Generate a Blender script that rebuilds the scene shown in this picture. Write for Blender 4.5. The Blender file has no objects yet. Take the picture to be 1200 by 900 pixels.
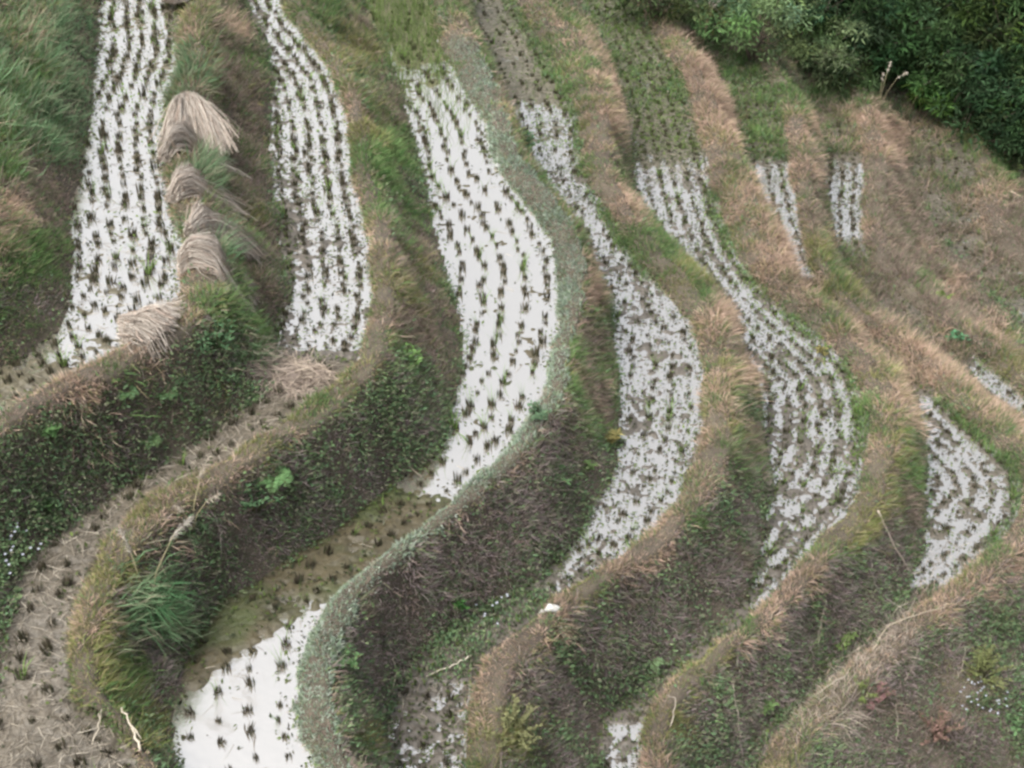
import bpy, math
import numpy as np
rng = np.random.default_rng(11)
C = bpy.context.scene
COL = C.collection

# ------------------------------------------------------------------ camera
FPX, PITCH, DIST = 1680.0, math.radians(38.0), 17.0
CAM = np.array([0.0, -DIST*math.cos(PITCH), DIST*math.sin(PITCH)])
FW = np.array([0, math.cos(PITCH), -math.sin(PITCH)])
UP = np.array([0, math.sin(PITCH), math.cos(PITCH)])

def unproj(px, py, z):
    px, py, z = np.broadcast_arrays(np.asarray(px, float), np.asarray(py, float), np.asarray(z, float))
    d = FW[None] + ((px-600)/FPX).reshape(-1, 1)*np.array([[1.0, 0, 0]]) + ((450-py)/FPX).reshape(-1, 1)*UP[None]
    s = (z.reshape(-1)-CAM[2])/d[:, 2]
    return CAM[None] + d*s[:, None]

def proj(P):
    q = P-CAM
    dep = q@FW
    dep = np.where(dep < 0.5, 0.5, dep)
    return 600+FPX*q[:, 0]/dep, 450-FPX*(q@UP)/dep, dep

# ------------------------------------------------------------------ noise
_T = np.random.default_rng(3).random((256, 256))
def vn(x, y, seed=0):
    x = x+seed*17.31; y = y+seed*9.77
    xi = np.floor(x).astype(int); yi = np.floor(y).astype(int)
    fx = x-xi; fy = y-yi
    fx = fx*fx*(3-2*fx); fy = fy*fy*(3-2*fy)
    a = _T[xi & 255, yi & 255]; b = _T[(xi+1) & 255, yi & 255]
    c = _T[xi & 255, (yi+1) & 255]; d = _T[(xi+1) & 255, (yi+1) & 255]
    return (a*(1-fx)+b*fx)*(1-fy)+(c*(1-fx)+d*fx)*fy
def fbm(x, y, s, seed=0, o=3):
    r = 0; a = 0.5; t = 0
    for k in range(o):
        r = r+a*vn(x*s, y*s, seed+k*5); t += a; a *= .5; s *= 2.1
    return r/t
def sst(a, b, x):
    t = np.clip((x-a)/(b-a), 0, 1); return t*t*(3-2*t)

# ------------------------------------------------------------------ terrace contour lines
# kinds: F = foot of the bank above, I = inner water edge of the bund, O = outer lip of the bund
ZT = {1: 1.93, 2: 1.03, 3: 0.0, 4: -1.1, 5: -2.15, 6: -3.15, 7: -4.3, 8: -5.45}
def z2(px, py):   # the dry lower end of the second terrace slopes away
    return np.interp(py, [600, 700, 780, 850, 1000], [1.03, .93, .75, .55, .45])
CURVES = [
 ('F', 1, [(127,-60),(125,0),(122,50),(118,97),(112,140),(103,207),(97,267),(96,310),(90,345),(67,385),(33,413),(-5,433),(-80,470),(-300,580)]),
 ('I', 1, [(195,-60),(198,0),(203,35),(202,67),(194,97),(183,125),(183,167),(194,213),(198,245),(207,275),(211,305),(203,343),(178,378),(135,413),(85,438),(40,465),(-5,492),(-80,540),(-300,680)]),
 ('O', 1, [(225,-60),(232,0),(236,35),(236,67),(229,97),(219,125),(220,167),(230,213),(237,245),(250,275),(258,305),(250,345),(215,385),(165,417),(100,450),(45,478),(-5,508),(-80,555),(-300,695)]),
 ('F', 2, [(260,-60),(287,0),(297,30),(313,60),(321,87),(320,113),(317,150),(317,183),(322,217),(331,253),(337,300),(338,350),(333,390),(320,435),(297,473),(253,503),(213,530),(167,560),(125,592),(75,625),(35,655),(14,690),(10,740),(5,790),(-20,850),(-60,930),(-100,1000)]),
 ('I', 2, [(300,-60),(320,5),(347,43),(370,70),(387,100),(397,133),(403,175),(408,215),(422,275),(430,340),(424,400),(400,445),(347,487),(267,533),(213,555),(170,582),(128,622),(104,652),(93,690),(82,730),(77,780),(84,820),(125,845),(160,880),(190,930),(210,1000)]),
 ('O', 2, [(335,-60),(354,5),(378,43),(400,70),(415,100),(426,133),(433,175),(440,215),(455,275),(462,340),(455,400),(428,447),(360,502),(275,553),(225,583),(190,610),(155,640),(135,670),(125,705),(115,740),(115,785),(130,815),(155,840),(180,880),(204,930),(222,1000)]),
 ('F', 3, [(385,-60),(425,0),(447,50),(460,77),(472,110),(480,140),(490,177),(496,217),(504,262),(517,300),(527,330),(533,365),(536,400),(536,443),(532,480),(522,512),(505,540),(470,562),(435,592),(395,625),(340,655),(297,682),(255,713),(230,750),(214,800),(203,840),(205,880),(220,930),(245,1000)]),
 ('I', 3, [(490,-60),(503,0),(509,45),(522,67),(538,97),(560,128),(574,157),(585,197),(613,232),(635,267),(650,300),(655,343),(650,400),(641,440),(627,472),(600,513),(555,557),(510,597),(443,653),(400,685),(364,722),(350,765),(344,800),(346,830),(355,865),(375,900),(410,960),(440,1010)]),
 ('O', 3, [(525,-60),(540,0),(551,33),(567,67),(587,110),(597,143),(608,172),(633,207),(658,240),(678,275),(686,310),(682,350),(675,390),(667,425),(657,460),(637,497),(607,535),(560,577),(510,620),(470,653),(435,680),(410,710),(398,740),(390,775),(388,810),(395,850),(410,890),(445,950),(475,1005)]),
 ('F', 4, [(535,-60),(552,0),(563,45),(577,83),(590,113),(609,147),(634,188),(655,218),(680,265),(702,300),(715,333),(723,367),(726,400),(726,440),(727,483),(726,515),(719,545),(700,582),(672,630),(637,667),(592,702),(537,735),(492,765),(460,800),(448,850),(455,900),(480,960),(510,1010)]),
 ('I', 4, [(575,-60),(604,7),(628,43),(643,77),(660,110),(673,140),(676,180),(686,213),(702,243),(727,290),(765,333),(795,365),(815,395),(823,440),(822,485),(810,530),(795,575),(766,611),(733,640),(700,665),(660,692),(620,720),(578,752),(553,785),(543,820),(541,860),(544,900),(560,960),(580,1010)]),
 ('O', 4, [(600,-60),(640,0),(673,30),(695,70),(708,110),(714,150),(715,185),(724,215),(740,250),(768,285),(798,315),(825,345),(843,375),(852,415),(856,455),(856,495),(848,540),(830,582),(795,620),(753,653),(713,685),(667,714),(630,748),(603,780),(588,815),(585,860),(590,900),(605,960),(625,1010)]),
 ('F', 5, [(650,-60),(684,0),(704,35),(719,67),(731,100),(740,133),(744,160),(748,193),(754,230),(770,260),(797,288),(820,310),(845,337),(862,358),(876,395),(884,440),(891,493),(899,535),(901,570),(895,610),(886,655),(865,705),(832,738),(787,775),(747,808),(714,838),(700,870),(703,910),(720,960),(745,1010)]),
 ('I', 5, [(690,-60),(737,0),(770,50),(795,90),(808,130),(818,175),(830,225),(850,280),(875,322),(910,360),(955,395),(990,425),(1010,460),(1015,500),(1008,550),(992,585),(968,612),(940,652),(908,685),(872,722),(833,752),(798,783),(770,812),(753,845),(747,880),(755,920),(772,970),(790,1010)]),
 ('O', 5, [(710,-60),(765,0),(800,45),(822,85),(841,123),(862,157),(876,200),(892,240),(911,283),(935,330),(965,365),(1003,400),(1037,440),(1053,475),(1052,515),(1042,555),(1025,595),(985,645),(942,690),(893,732),(848,762),(812,797),(790,830),(782,865),(785,900),(798,940),(815,990)]),
 ('F', 6, [(725,-60),(782,0),(815,42),(836,80),(855,125),(869,160),(879,200),(894,240),(916,288),(947,335),(977,370),(1015,403),(1055,440),(1072,470),(1079,510),(1086,560),(1084,610),(1079,650),(1062,695),(1010,748),(952,797),(898,848),(873,900),(868,950),(880,1010)]),
 ('I', 6, [(790,-60),(845,20),(885,78),(908,118),(921,165),(926,210),(937,253),(948,295),(962,333),(993,368),(1032,400),(1072,433),(1097,460),(1125,488),(1157,515),(1185,543),(1197,575),(1188,605),(1155,645),(1120,675),(1085,700),(1040,732),(977,785),(917,838),(890,890),(886,950),(900,1010)]),
 ('O', 6, [(815,-60),(870,20),(912,82),(935,122),(946,168),(950,213),(956,253),(965,290),(983,328),(1012,360),(1052,390),(1092,420),(1122,450),(1155,480),(1188,505),(1225,545),(1232,590),(1205,635),(1165,675),(1115,712),(1070,745),(1015,795),(965,840),(932,885),(922,950),(935,1010)]),
 ('F', 7, [(840,-60),(900,20),(940,82),(960,125),(972,170),(976,213),(981,250),(988,290),(1003,325),(1032,357),(1069,384),(1107,411),(1142,443),(1170,470),(1205,498),(1250,540),(1290,600),(1290,680),(1262,760),(1215,850),(1180,930),(1170,1010)]),
 ('I', 7, [(875,-60),(940,25),(983,95),(1003,145),(1010,187),(1010,217),(1008,250),(1012,287),(1026,318),(1052,347),(1089,374),(1127,402),(1160,434),(1190,458),(1225,488),(1278,537),(1315,600),(1325,670),(1308,750),(1265,840),(1220,920),(1200,1010)]),
 ('O', 7, [(895,-60),(962,25),(1006,92),(1026,140),(1037,180),(1037,215),(1034,250),(1037,285),(1051,314),(1078,341),(1113,367),(1148,393),(1180,422),(1210,447),(1247,477),(1303,528),(1345,600),(1358,680),(1340,760),(1300,850),(1250,930),(1230,1010)]),
 ('F', 8, [(930,-60),(1000,30),(1045,105),(1068,150),(1078,185),(1085,215),(1096,248),(1117,280),(1145,308),(1173,338),(1198,372),(1230,408),(1270,448),(1325,505),(1380,600),(1395,700),(1370,800),(1310,900),(1280,1010)]),
 ('I', 8, [(960,-60),(1040,30),(1098,110),(1132,163),(1142,195),(1142,225),(1145,250),(1160,280),(1188,310),(1215,345),(1255,390),(1305,440),(1375,515),(1430,600),(1440,700),(1400,820),(1340,920),(1310,1010)]),
 ('O', 8, [(985,-60),(1066,30),(1122,112),(1153,168),(1164,200),(1164,225),(1169,247),(1185,272),(1212,302),(1244,340),(1283,380),(1340,435),(1415,515),(1470,600),(1480,700),(1440,820),(1370,930),(1340,1010)]),
]
def catmull(pts, n=8):
    P = np.array(pts, float)
    P = np.vstack([2*P[0]-P[1], P, 2*P[-1]-P[-2]])
    out = []
    for i in range(1, len(P)-2):
        p0, p1, p2, p3 = P[i-1], P[i], P[i+1], P[i+2]
        t = (np.arange(n)/n)[:, None]
        out.append(.5*((2*p1)+(-p0+p2)*t+(2*p0-5*p1+4*p2-p3)*t**2+(-p0+3*p1-3*p2+p3)*t**3))
    out.append(P[-2][None])
    return np.vstack(out)
CW = []    # world polylines (n,3), 5 cm spacing
for kind, ti, pts in CURVES:
    q = catmull(pts)
    # the traced edges are those of the grass in front; the ground edge itself lies a grass height further in
    if kind == 'F' and ti >= 4: q[:, 0] -= 10*np.interp(q[:, 1], [60, 190, 400, 470], [4/10, 1, 1, 0])
    if kind == 'F' and ti >= 4: q[:, 1] += 3*np.interp(q[:, 1], [60, 190, 400, 470], [0, 1, 1, 0])
    if kind == 'I' and 2 <= ti <= 6: q[:, 1] += 5*np.interp(q[:, 1], [470, 520], [0, 1]); q[:, 0] += 2*np.interp(q[:, 1], [470, 520], [0, 1])
    if kind == 'F' and ti == 1: q[:, 0] -= 12*np.interp(q[:, 1], [330, 400], [1, 0])
    if kind == 'F' and ti == 2: q[:, 0] -= 5*np.interp(q[:, 1], [330, 420], [1, 0])
    if kind == 'I' and ti == 1: q[:, 0] += 9*np.interp(q[:, 1], [150, 330], [1, .3])
    if kind == 'I' and ti == 2: q[:, 0] += 8*np.interp(q[:, 1], [330, 420], [1, 0])
    if kind == 'I' and ti in (4, 5): q[:, 0] += 5*np.interp(q[:, 1], [60, 180, 330, 420], [0, 1, 1, 0])
    z = np.full(len(q), ZT[ti])
    if ti == 2: z = z2(q[:, 0], q[:, 1])
    if kind == 'O': z = z+.14
    w = unproj(q[:, 0], q[:, 1], z)
    # straight run-outs past both ends
    a = w[0]-(w[3]-w[0])/np.linalg.norm(w[3]-w[0])*14; b = w[-1]+(w[-1]-w[-4])/np.linalg.norm(w[-1]-w[-4])*10
    w = np.vstack([a, w, b])
    s = np.r_[0, np.cumsum(np.linalg.norm(np.diff(w[:, :2], axis=0), axis=1))]
    ss = np.arange(0, s[-1], .05)
    CW.append(np.stack([np.interp(ss, s, w[:, k]) for k in range(3)], 1))
NC = len(CW)

# ------------------------------------------------------------------ signed distance fields on a coarse grid
X0, X1, Y0, Y1, GS = -13.0, 25.0, -9.0, 33.0, .12
gx = np.arange(X0, X1, GS); gy = np.arange(Y0, Y1, GS)
GX, GY = np.meshgrid(gx, gy, indexing='ij')
GP = np.stack([GX.ravel(), GY.ravel()], 1)
SD = np.zeros((NC, len(GP)), np.float32); ZC = np.zeros((NC, len(GP)), np.float32)
for k, w in enumerate(CW):
    c = w[:, :2]; c2 = (c**2).sum(1)
    idx = np.empty(len(GP), int)
    for i in range(0, len(GP), 8192):
        g = GP[i:i+8192]
        idx[i:i+8192] = np.argmin(c2[None]-2*(g@c.T), 1)
    best = None
    for off in (0, -1):
        a = np.clip(idx+off, 0, len(c)-2)
        ab = c[a+1]-c[a]; ap = GP-c[a]
        t = (ap*ab).sum(1)/(ab**2).sum(1)
        t = np.clip(t, 0, 1)
        dv = ap-ab*t[:, None]
        d = np.linalg.norm(dv, axis=1)
        sg = np.sign(ab[:, 0]*ap[:, 1]-ab[:, 1]*ap[:, 0])
        z = w[a, 2]+(w[a+1, 2]-w[a, 2])*t
        if best is None: best = [d, sg, z]
        else:
            m = d < best[0]-1e-9
            for q, v in zip(best, (d, sg, z)): q[m] = v[m]
    # a tie at a corner takes the smoothed tangent's side
    tan = np.gradient(c, axis=0)
    tg = tan[idx]; ap = GP-c[idx]
    sg = np.where(best[0] > .12, np.sign(tg[:, 0]*ap[:, 1]-tg[:, 1]*ap[:, 0]), best[1])
    SD[k] = best[0]*sg; ZC[k] = best[2]
SD = SD.reshape(NC, len(gx), len(gy)); ZC = ZC.reshape(NC, len(gx), len(gy))
def look(A, x, y):
    u = np.clip((x-X0)/GS, 0, len(gx)-1.001); v = np.clip((y-Y0)/GS, 0, len(gy)-1.001)
    i = u.astype(int); j = v.astype(int); fu = u-i; fv = v-j
    return (A[..., i, j]*(1-fu)+A[..., i+1, j]*fu)*(1-fv)+(A[..., i, j+1]*(1-fu)+A[..., i+1, j+1]*fu)*fv

# hill foot: the scrubby slope at the far right begins here
HB = catmull([(690,-70),(745,0),(790,62),(860,98),(950,112),(1040,128),(1120,150),(1200,188),(1290,225),(1400,262)])
HBw = unproj(HB[:, 0], HB[:, 1], np.interp(HB[:, 0], [690, 800, 950, 1100, 1400], [-2.1, -2.6, -4.2, -5.3, -5.5]))
def hill_d(x, y):      # distance beyond the hill foot (positive inside the scrub)
    c = HBw[:, :2]; P = np.stack([x, y], 1); out = np.empty(len(x))
    tan = np.gradient(c, axis=0)
    for i in range(0, len(P), 20000):
        g = P[i:i+20000]
        d2 = ((g[:, None]-c[None])**2).sum(2); j = d2.argmin(1)
        ap = g-c[j]; sg = np.sign(tan[j, 0]*ap[:, 1]-tan[j, 1]*ap[:, 0])
        out[i:i+20000] = np.sqrt(d2[np.arange(len(g)), j])*sg
    return out
HDG = hill_d(GP[:, 0], GP[:, 1]).reshape(len(gx), len(gy))

def terrain(x, y, rough=True):
    """region k (0 = bank above the first curve, NC = beyond the last), t across it, z of the ground, z of the water there"""
    n = len(x)
    wx = .16*(fbm(x, y, 1.1, 51, 2)-.5)+.09*(fbm(x, y, 4.3, 52, 2)-.5); wy = .16*(fbm(x, y, 1.1, 53, 2)-.5)+.09*(fbm(x, y, 4.3, 54, 2)-.5)
    sd = look(SD, x+wx, y+wy); zc = look(ZC, x+wx, y+wy)
    inside = sd < 0
    k = np.where(inside.any(0), inside.argmax(0), NC)
    ar = np.arange(n)
    ka = np.clip(k-1, 0, NC-1); kb = np.clip(k, 0, NC-1)
    da = np.abs(sd[ka, ar]); db = np.abs(sd[kb, ar])
    t = np.clip(da/(da+db+1e-6), 0, 1)
    za = zc[ka, ar]; zb = zc[kb, ar]
    typ = np.array(['W' if q % 3 == 0 else ('P' if q % 3 == 1 else 'B') for q in range(NC+1)])[k]
    n1 = fbm(x, y, .9, 1)-.5; n2 = fbm(x, y, 3.1, 2)-.5; n3 = fbm(x, y, 9.0, 4, 2)-.5
    zw = za+(zb-za)*t
    z = zw.copy()
    sb = sst(0, .45, t); zB = za+(zb-za)*sb+np.where(t > .1, n2*.08+n3*.04, 0)
    sw = t**.8; zW = za+(zb-za)*sw
    edge = np.sin(np.pi*np.clip(t, 0, 1))
    zW = zW+edge*(n1*np.where(k >= 18, .6, .26)+n2*.22+n3*.07)
    z = np.where(typ == 'B', zB, z); z = np.where(typ == 'W', zW, z)
    first = k == 0
    z = np.where(first, zb+(1-np.exp(-db*1.1))*1.5+db*.25+n1*.2*np.minimum(db, 1)+n2*.1*np.minimum(db, 1), z)
    last = k == NC
    z = np.where(last, zc[NC-1]-np.minimum(da, 6)*.5+n1*.2+n2*.1*np.minimum(da, 1), z)
    h = look(HDG, x, y)
    hz = sst(-.2, 1.2, h)
    zh = np.maximum(z, -5)+np.clip(h, 0, 30)*.2+(n1*.4+n2*.1)
    z = z*(1-hz)+zh*hz
    return k, t, z, zw, h, typ, da, db

# ------------------------------------------------------------------ mesh helpers
def mesh_np(name, V, faces, mat=None, col=None, parent=None, smooth=False, link=True):
    """faces: list of int arrays (n,3) or (n,4); col: (n,3) per vertex"""
    me = bpy.data.meshes.new(name)
    V = np.asarray(V, np.float32)
    me.vertices.add(len(V)); me.vertices.foreach_set('co', V.ravel())
    loops = np.concatenate([f.ravel() for f in faces]).astype(np.int32)
    tot = np.concatenate([np.full(len(f), f.shape[1]) for f in faces])
    st = np.r_[0, np.cumsum(tot)[:-1]].astype(np.int32)
    me.loops.add(len(loops)); me.loops.foreach_set('vertex_index', loops)
    me.polygons.add(len(tot)); me.polygons.foreach_set('loop_start', st)
    if smooth: me.polygons.foreach_set('use_smooth', np.ones(len(tot), bool))
    me.update(calc_edges=True)
    if col is not None:
        a = me.color_attributes.new('tint', 'FLOAT_COLOR', 'POINT')
        a.data.foreach_set('color', np.c_[col, np.ones(len(col))].astype(np.float32).ravel())
    if mat: me.materials.append(mat)
    if not link: return me
    o = bpy.data.objects.new(name, me); COL.objects.link(o)
    if parent: o.parent = parent
    return o

def nrm(v): return v/(np.linalg.norm(v, axis=-1, keepdims=True)+1e-9)
class Geo:
    def __init__(s): s.V = []; s.F3 = []; s.F4 = []; s.K = []; s.n = 0
    def add(s, V, f3=None, f4=None, col=None):
        s.V.append(V); s.K.append(col)
        if f3 is not None: s.F3.append(f3+s.n)
        if f4 is not None: s.F4.append(f4+s.n)
        s.n += len(V)
    def blades(s, root, d0, bend, L, W, col, tip=1.25, taper=.8):
        n = len(root)
        if not n: return
        L = np.broadcast_to(L, (n,)); W = np.broadcast_to(W, (n,))
        side = nrm(np.cross(d0, rng.normal(size=(n, 3))))*W[:, None]*.5
        mid = root+d0*(L*.5)[:, None]
        end = mid+nrm(d0+bend)*(L*.5)[:, None]
        V = np.stack([root-side, root+side, mid-side*taper, mid+side*taper, end], 1).reshape(-1, 3)
        b = np.arange(n)[:, None]*5
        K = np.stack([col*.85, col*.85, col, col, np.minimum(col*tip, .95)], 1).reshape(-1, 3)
        s.add(V, b+np.array([[2, 3, 4]]), b+np.array([[0, 1, 3, 2]]), K)
    def leaves(s, root, d, nor, L, W, col, fold=.12):
        n = len(root)
        if not n: return
        L = np.broadcast_to(L, (n,))[:, None]; W = np.broadcast_to(W, (n,))[:, None]
        sd = nrm(np.cross(d, nor)); up = nrm(np.cross(sd, d))
        m = root+d*L*.42
        V = np.stack([root, m-sd*W*.5+up*L*fold, root+d*L, m+sd*W*.5+up*L*fold], 1).reshape(-1, 3)
        b = np.arange(n)[:, None]*4
        s.add(V, np.concatenate([b+np.array([[0, 1, 2]]), b+np.array([[0, 2, 3]])]), None, np.repeat(col, 4, 0))
    def tube(s, pts, rad, col, sides=6):
        P = np.array(pts, float); n = len(P)
        R = np.broadcast_to(rad, (n,))
        tg = nrm(np.gradient(P, axis=0)); ref = np.array([.3, .2, 1.0]) if abs(tg[0, 2]) < .9 else np.array([1.0, .1, 0])
        a = nrm(np.cross(tg, ref)); b = nrm(np.cross(tg, a))
        th = np.arange(sides)*2*np.pi/sides
        ring = (a[:, None]*np.cos(th)[None, :, None]+b[:, None]*np.sin(th)[None, :, None])*R[:, None, None]
        V = (P[:, None]+ring).reshape(-1, 3)
        i, j = np.meshgrid(np.arange(n-1), np.arange(sides), indexing='ij'); j2 = (j+1) % sides
        q = np.stack([i*sides+j, i*sides+j2, (i+1)*sides+j2, (i+1)*sides+j], -1).reshape(-1, 4)
        V = np.vstack([V, P[:1], P[-1:]]); nv = n*sides
        cap = np.concatenate([np.stack([np.full(sides, nv), (np.arange(sides)+1) % sides, np.arange(sides)], 1),
                              np.stack([np.full(sides, nv+1), (n-1)*sides+np.arange(sides), (n-1)*sides+(np.arange(sides)+1) % sides], 1)])
        s.add(V, cap, q, np.tile(np.array(col, float), (len(V), 1)))
    def build(s, name, mat, parent=None, link=True, smooth=False):
        F = []
        if s.F3: F.append(np.concatenate(s.F3))
        if s.F4: F.append(np.concatenate(s.F4))
        return mesh_np(name, np.concatenate(s.V), F, mat, np.concatenate(s.K), parent, smooth, link)

def tag(o, label=None, cat=None, group=None, kind=None):
    if label: o['label'] = label
    if cat: o['category'] = cat
    if group: o['group'] = group
    if kind: o['kind'] = kind
    return o
def thing(name, loc, label, cat, group=None):
    o = bpy.data.objects.new(name, None); COL.objects.link(o); o.location = [float(v) for v in loc]
    o.empty_display_size = .1
    return tag(o, label, cat, group)

# ------------------------------------------------------------------ materials
def mat_new(name):
    m = bpy.data.materials.new(name); m.use_nodes = True
    nt = m.node_tree; nt.nodes.clear()
    return m, nt, nt.nodes.new('ShaderNodeOutputMaterial')
def plant_mat(name, transl=.38, rough=.7, spec=.25):
    m, nt, out = mat_new(name); N = nt.nodes.new; Lk = nt.links.new
    at = N('ShaderNodeAttribute'); at.attribute_name = 'tint'
    ge = N('ShaderNodeNewGeometry'); 
    p = N('ShaderNodeBsdfPrincipled'); p.inputs['Roughness'].default_value = rough
    p.inputs['Specular IOR Level'].default_value = spec
    tr = N('ShaderNodeBsdfTranslucent'); mx = N('ShaderNodeMixShader'); mx.inputs[0].default_value = transl
    Lk(at.outputs['Color'], p.inputs['Base Color']); Lk(at.outputs['Color'], tr.inputs['Color'])
    Lk(p.outputs[0], mx.inputs[1]); Lk(tr.outputs[0], mx.inputs[2]); Lk(mx.outputs[0], out.inputs[0])
    return m
M_GRASS = plant_mat('grass_blades', .38, .8, .10); M_LEAF = plant_mat('leaves', .3, .75, .10)
M_STRAW = plant_mat('straw', .12, .8, .2); M_STUB = plant_mat('stubble', .1, .7, .2)
M_WOOD = plant_mat('dry_wood', .0, .85, .2)
def soil_mat(name, c1, c2, rough, bump=.6, scale=14):
    m, nt, out = mat_new(name); N = nt.nodes.new; Lk = nt.links.new
    tc = N('ShaderNodeTexCoord'); n1 = N('ShaderNodeTexNoise'); n1.inputs['Scale'].default_value = scale; n1.inputs['Detail'].default_value = 8
    n2 = N('ShaderNodeTexNoise'); n2.inputs['Scale'].default_value = 1.3; n2.inputs['Detail'].default_value = 5
    cr = N('ShaderNodeValToRGB'); cr.color_ramp.elements[0].color = (*c1, 1); cr.color_ramp.elements[1].color = (*c2, 1)
    cr.color_ramp.elements[0].position = .35; cr.color_ramp.elements[1].position = .68
    ad = N('ShaderNodeMath'); ad.operation = 'ADD'; ml = N('ShaderNodeMath'); ml.operation = 'MULTIPLY'; ml.inputs[1].default_value = .5
    p = N('ShaderNodeBsdfPrincipled'); p.inputs['Roughness'].default_value = rough
    b = N('ShaderNodeBump'); b.inputs['Strength'].default_value = bump; b.inputs['Distance'].default_value = .03
    Lk(tc.outputs['Object'], n1.inputs[0]); Lk(tc.outputs['Object'], n2.inputs[0])
    Lk(n1.outputs[0], ad.inputs[0]); Lk(n2.outputs[0], ad.inputs[1]); Lk(ad.outputs[0], ml.inputs[0]); Lk(ml.outputs[0], cr.inputs[0])
    Lk(cr.outputs[0], p.inputs['Base Color']); Lk(n1.outputs[0], b.inputs['Height']); Lk(b.outputs[0], p.inputs['Normal'])
    Lk(p.outputs[0], out.inputs[0]); return m, nt, p, cr
M_SOIL = soil_mat('bank_soil', (.045, .035, .027), (.10, .085, .06), .95)[0]
def mud_mat():
    m, nt, p, cr = soil_mat('paddy_mud', (.6, .6, .6), (1.15, 1.1, 1.05), .55, .5, 22)
    at = nt.nodes.new('ShaderNodeAttribute'); at.attribute_name = 'tint'
    mx = nt.nodes.new('ShaderNodeMixRGB'); mx.blend_type = 'MULTIPLY'; mx.inputs[0].default_value = 1
    nt.links.new(cr.outputs[0], mx.inputs[1]); nt.links.new(at.outputs['Color'], mx.inputs[2])
    nt.links.new(mx.outputs[0], p.inputs['Base Color']); return m
M_MUD = mud_mat()
def water_mat(nm, gcol):
    m, nt, out = mat_new(nm); N = nt.nodes.new; Lk = nt.links.new
    tc = N('ShaderNodeTexCoord'); n1 = N('ShaderNodeTexNoise'); n1.inputs['Scale'].default_value = 7; n1.inputs['Detail'].default_value = 3
    b = N('ShaderNodeBump'); b.inputs['Strength'].default_value = .16; b.inputs['Distance'].default_value = .02
    d = N('ShaderNodeBsdfDiffuse'); d.inputs['Color'].default_value = (.27, .25, .215, 1)
    g = N('ShaderNodeBsdfGlossy'); g.inputs['Roughness'].default_value = .10; g.inputs['Color'].default_value = gcol
    lw = N('ShaderNodeFresnel'); lw.inputs['IOR'].default_value = 3.2
    mx = N('ShaderNodeMixShader')
    nz = N('ShaderNodeTexNoise'); nz.inputs['Scale'].default_value = 1.1; nz.inputs['Detail'].default_value = 4; Lk(tc.outputs['Object'], nz.inputs[0])
    rr = N('ShaderNodeMapRange'); rr.inputs[1].default_value = .35; rr.inputs[2].default_value = .65; rr.inputs[3].default_value = .02; rr.inputs[4].default_value = .12
    Lk(nz.outputs[0], rr.inputs[0]); Lk(rr.outputs[0], g.inputs['Roughness'])
    Lk(tc.outputs['Object'], n1.inputs[0]); Lk(n1.outputs[0], b.inputs['Height']); Lk(b.outputs[0], g.inputs['Normal'])
    mr = N('ShaderNodeMapRange'); mr.inputs[3].default_value = .58; mr.inputs[4].default_value = 1.0
    Lk(lw.outputs[0], mr.inputs[0]); Lk(mr.outputs[0], mx.inputs[0])
    Lk(d.outputs[0], mx.inputs[1]); Lk(g.outputs[0], mx.inputs[2]); Lk(mx.outputs[0], out.inputs[0]); return m
M_WATER = water_mat('paddy_water', (.99, .96, .89, 1)); M_WATER_DIM = water_mat('dim_paddy_water', (.82, .80, .755, 1))  # lower paddies: same water, weaker sky reflection put into the gloss colour

# ------------------------------------------------------------------ how much of a paddy is mud (0 = open water, 1 = none), and its colour
def lin(a, b, x): return np.clip((x-a)/(b-a), 0, 1)
def paddy_cover(f, px, py):
    c = np.zeros(len(px))
    if f == 1: c = .05+.9*np.maximum(lin(415, 440, py)*lin(110, 85, px), 0)+.15*lin(120, 60, py)
    if f == 2: c = np.where(py > 425, 1, .19+.22*lin(140, 250, py)-.2*lin(300, 340, py)+.85*lin(405, 430, py)+.35*lin(28, 0, px-np.interp(py, [0, 90, 300, 430], [287, 320, 337, 322])))
    if f == 3:
        al = lin(565, 590, py-.35*(px-500))*lin(-12, 12, 712+np.maximum(0, 362-px)*.72-py)
        c = np.maximum.reduce([lin(140, 35, py)**1.2, .06+.35*lin(30, 0, px-np.interp(py, [50, 300, 540], [455, 512, 505]))*(py < 560), al*1.0])
        c = np.where(py < 40, 1, c)
    if f == 4: c = np.maximum.reduce([lin(135, 112, py), .24+0*py, lin(630, 700, py)*(py < 800), .55*(py >= 800)])
    if f == 5: c = np.maximum.reduce([lin(205, 180, py), .30+.16*lin(330, 430, py), lin(680, 725, py)*(py < 850), .45*(py >= 850)])
    if f == 6: c = np.maximum.reduce([lin(200, 182, py), .33+0*py, lin(318, 335, py)*lin(478, 458, py), lin(675, 700, py)])
    if f == 7: c = np.maximum.reduce([lin(205, 185, py), .36+0*py, lin(290, 315, py)*lin(1150, 1135, px), lin(500, 520, py)])
    if f == 8: c = np.where(py < 285, np.maximum(.88, lin(170, 150, py)), np.where(px > 1175, .62, .95))
    return np.clip(c, 0, 1)
def mud_height(x, y, cov):
    nz = .45*fbm(x, y, 3.4, 21, 3)+.55*fbm(x, y, 15, 33, 2)
    nz = (nz-.5)*3.0+.5
    return np.clip((nz-(1-cov*1.25+.12))*.05, -.05, .03)
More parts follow.
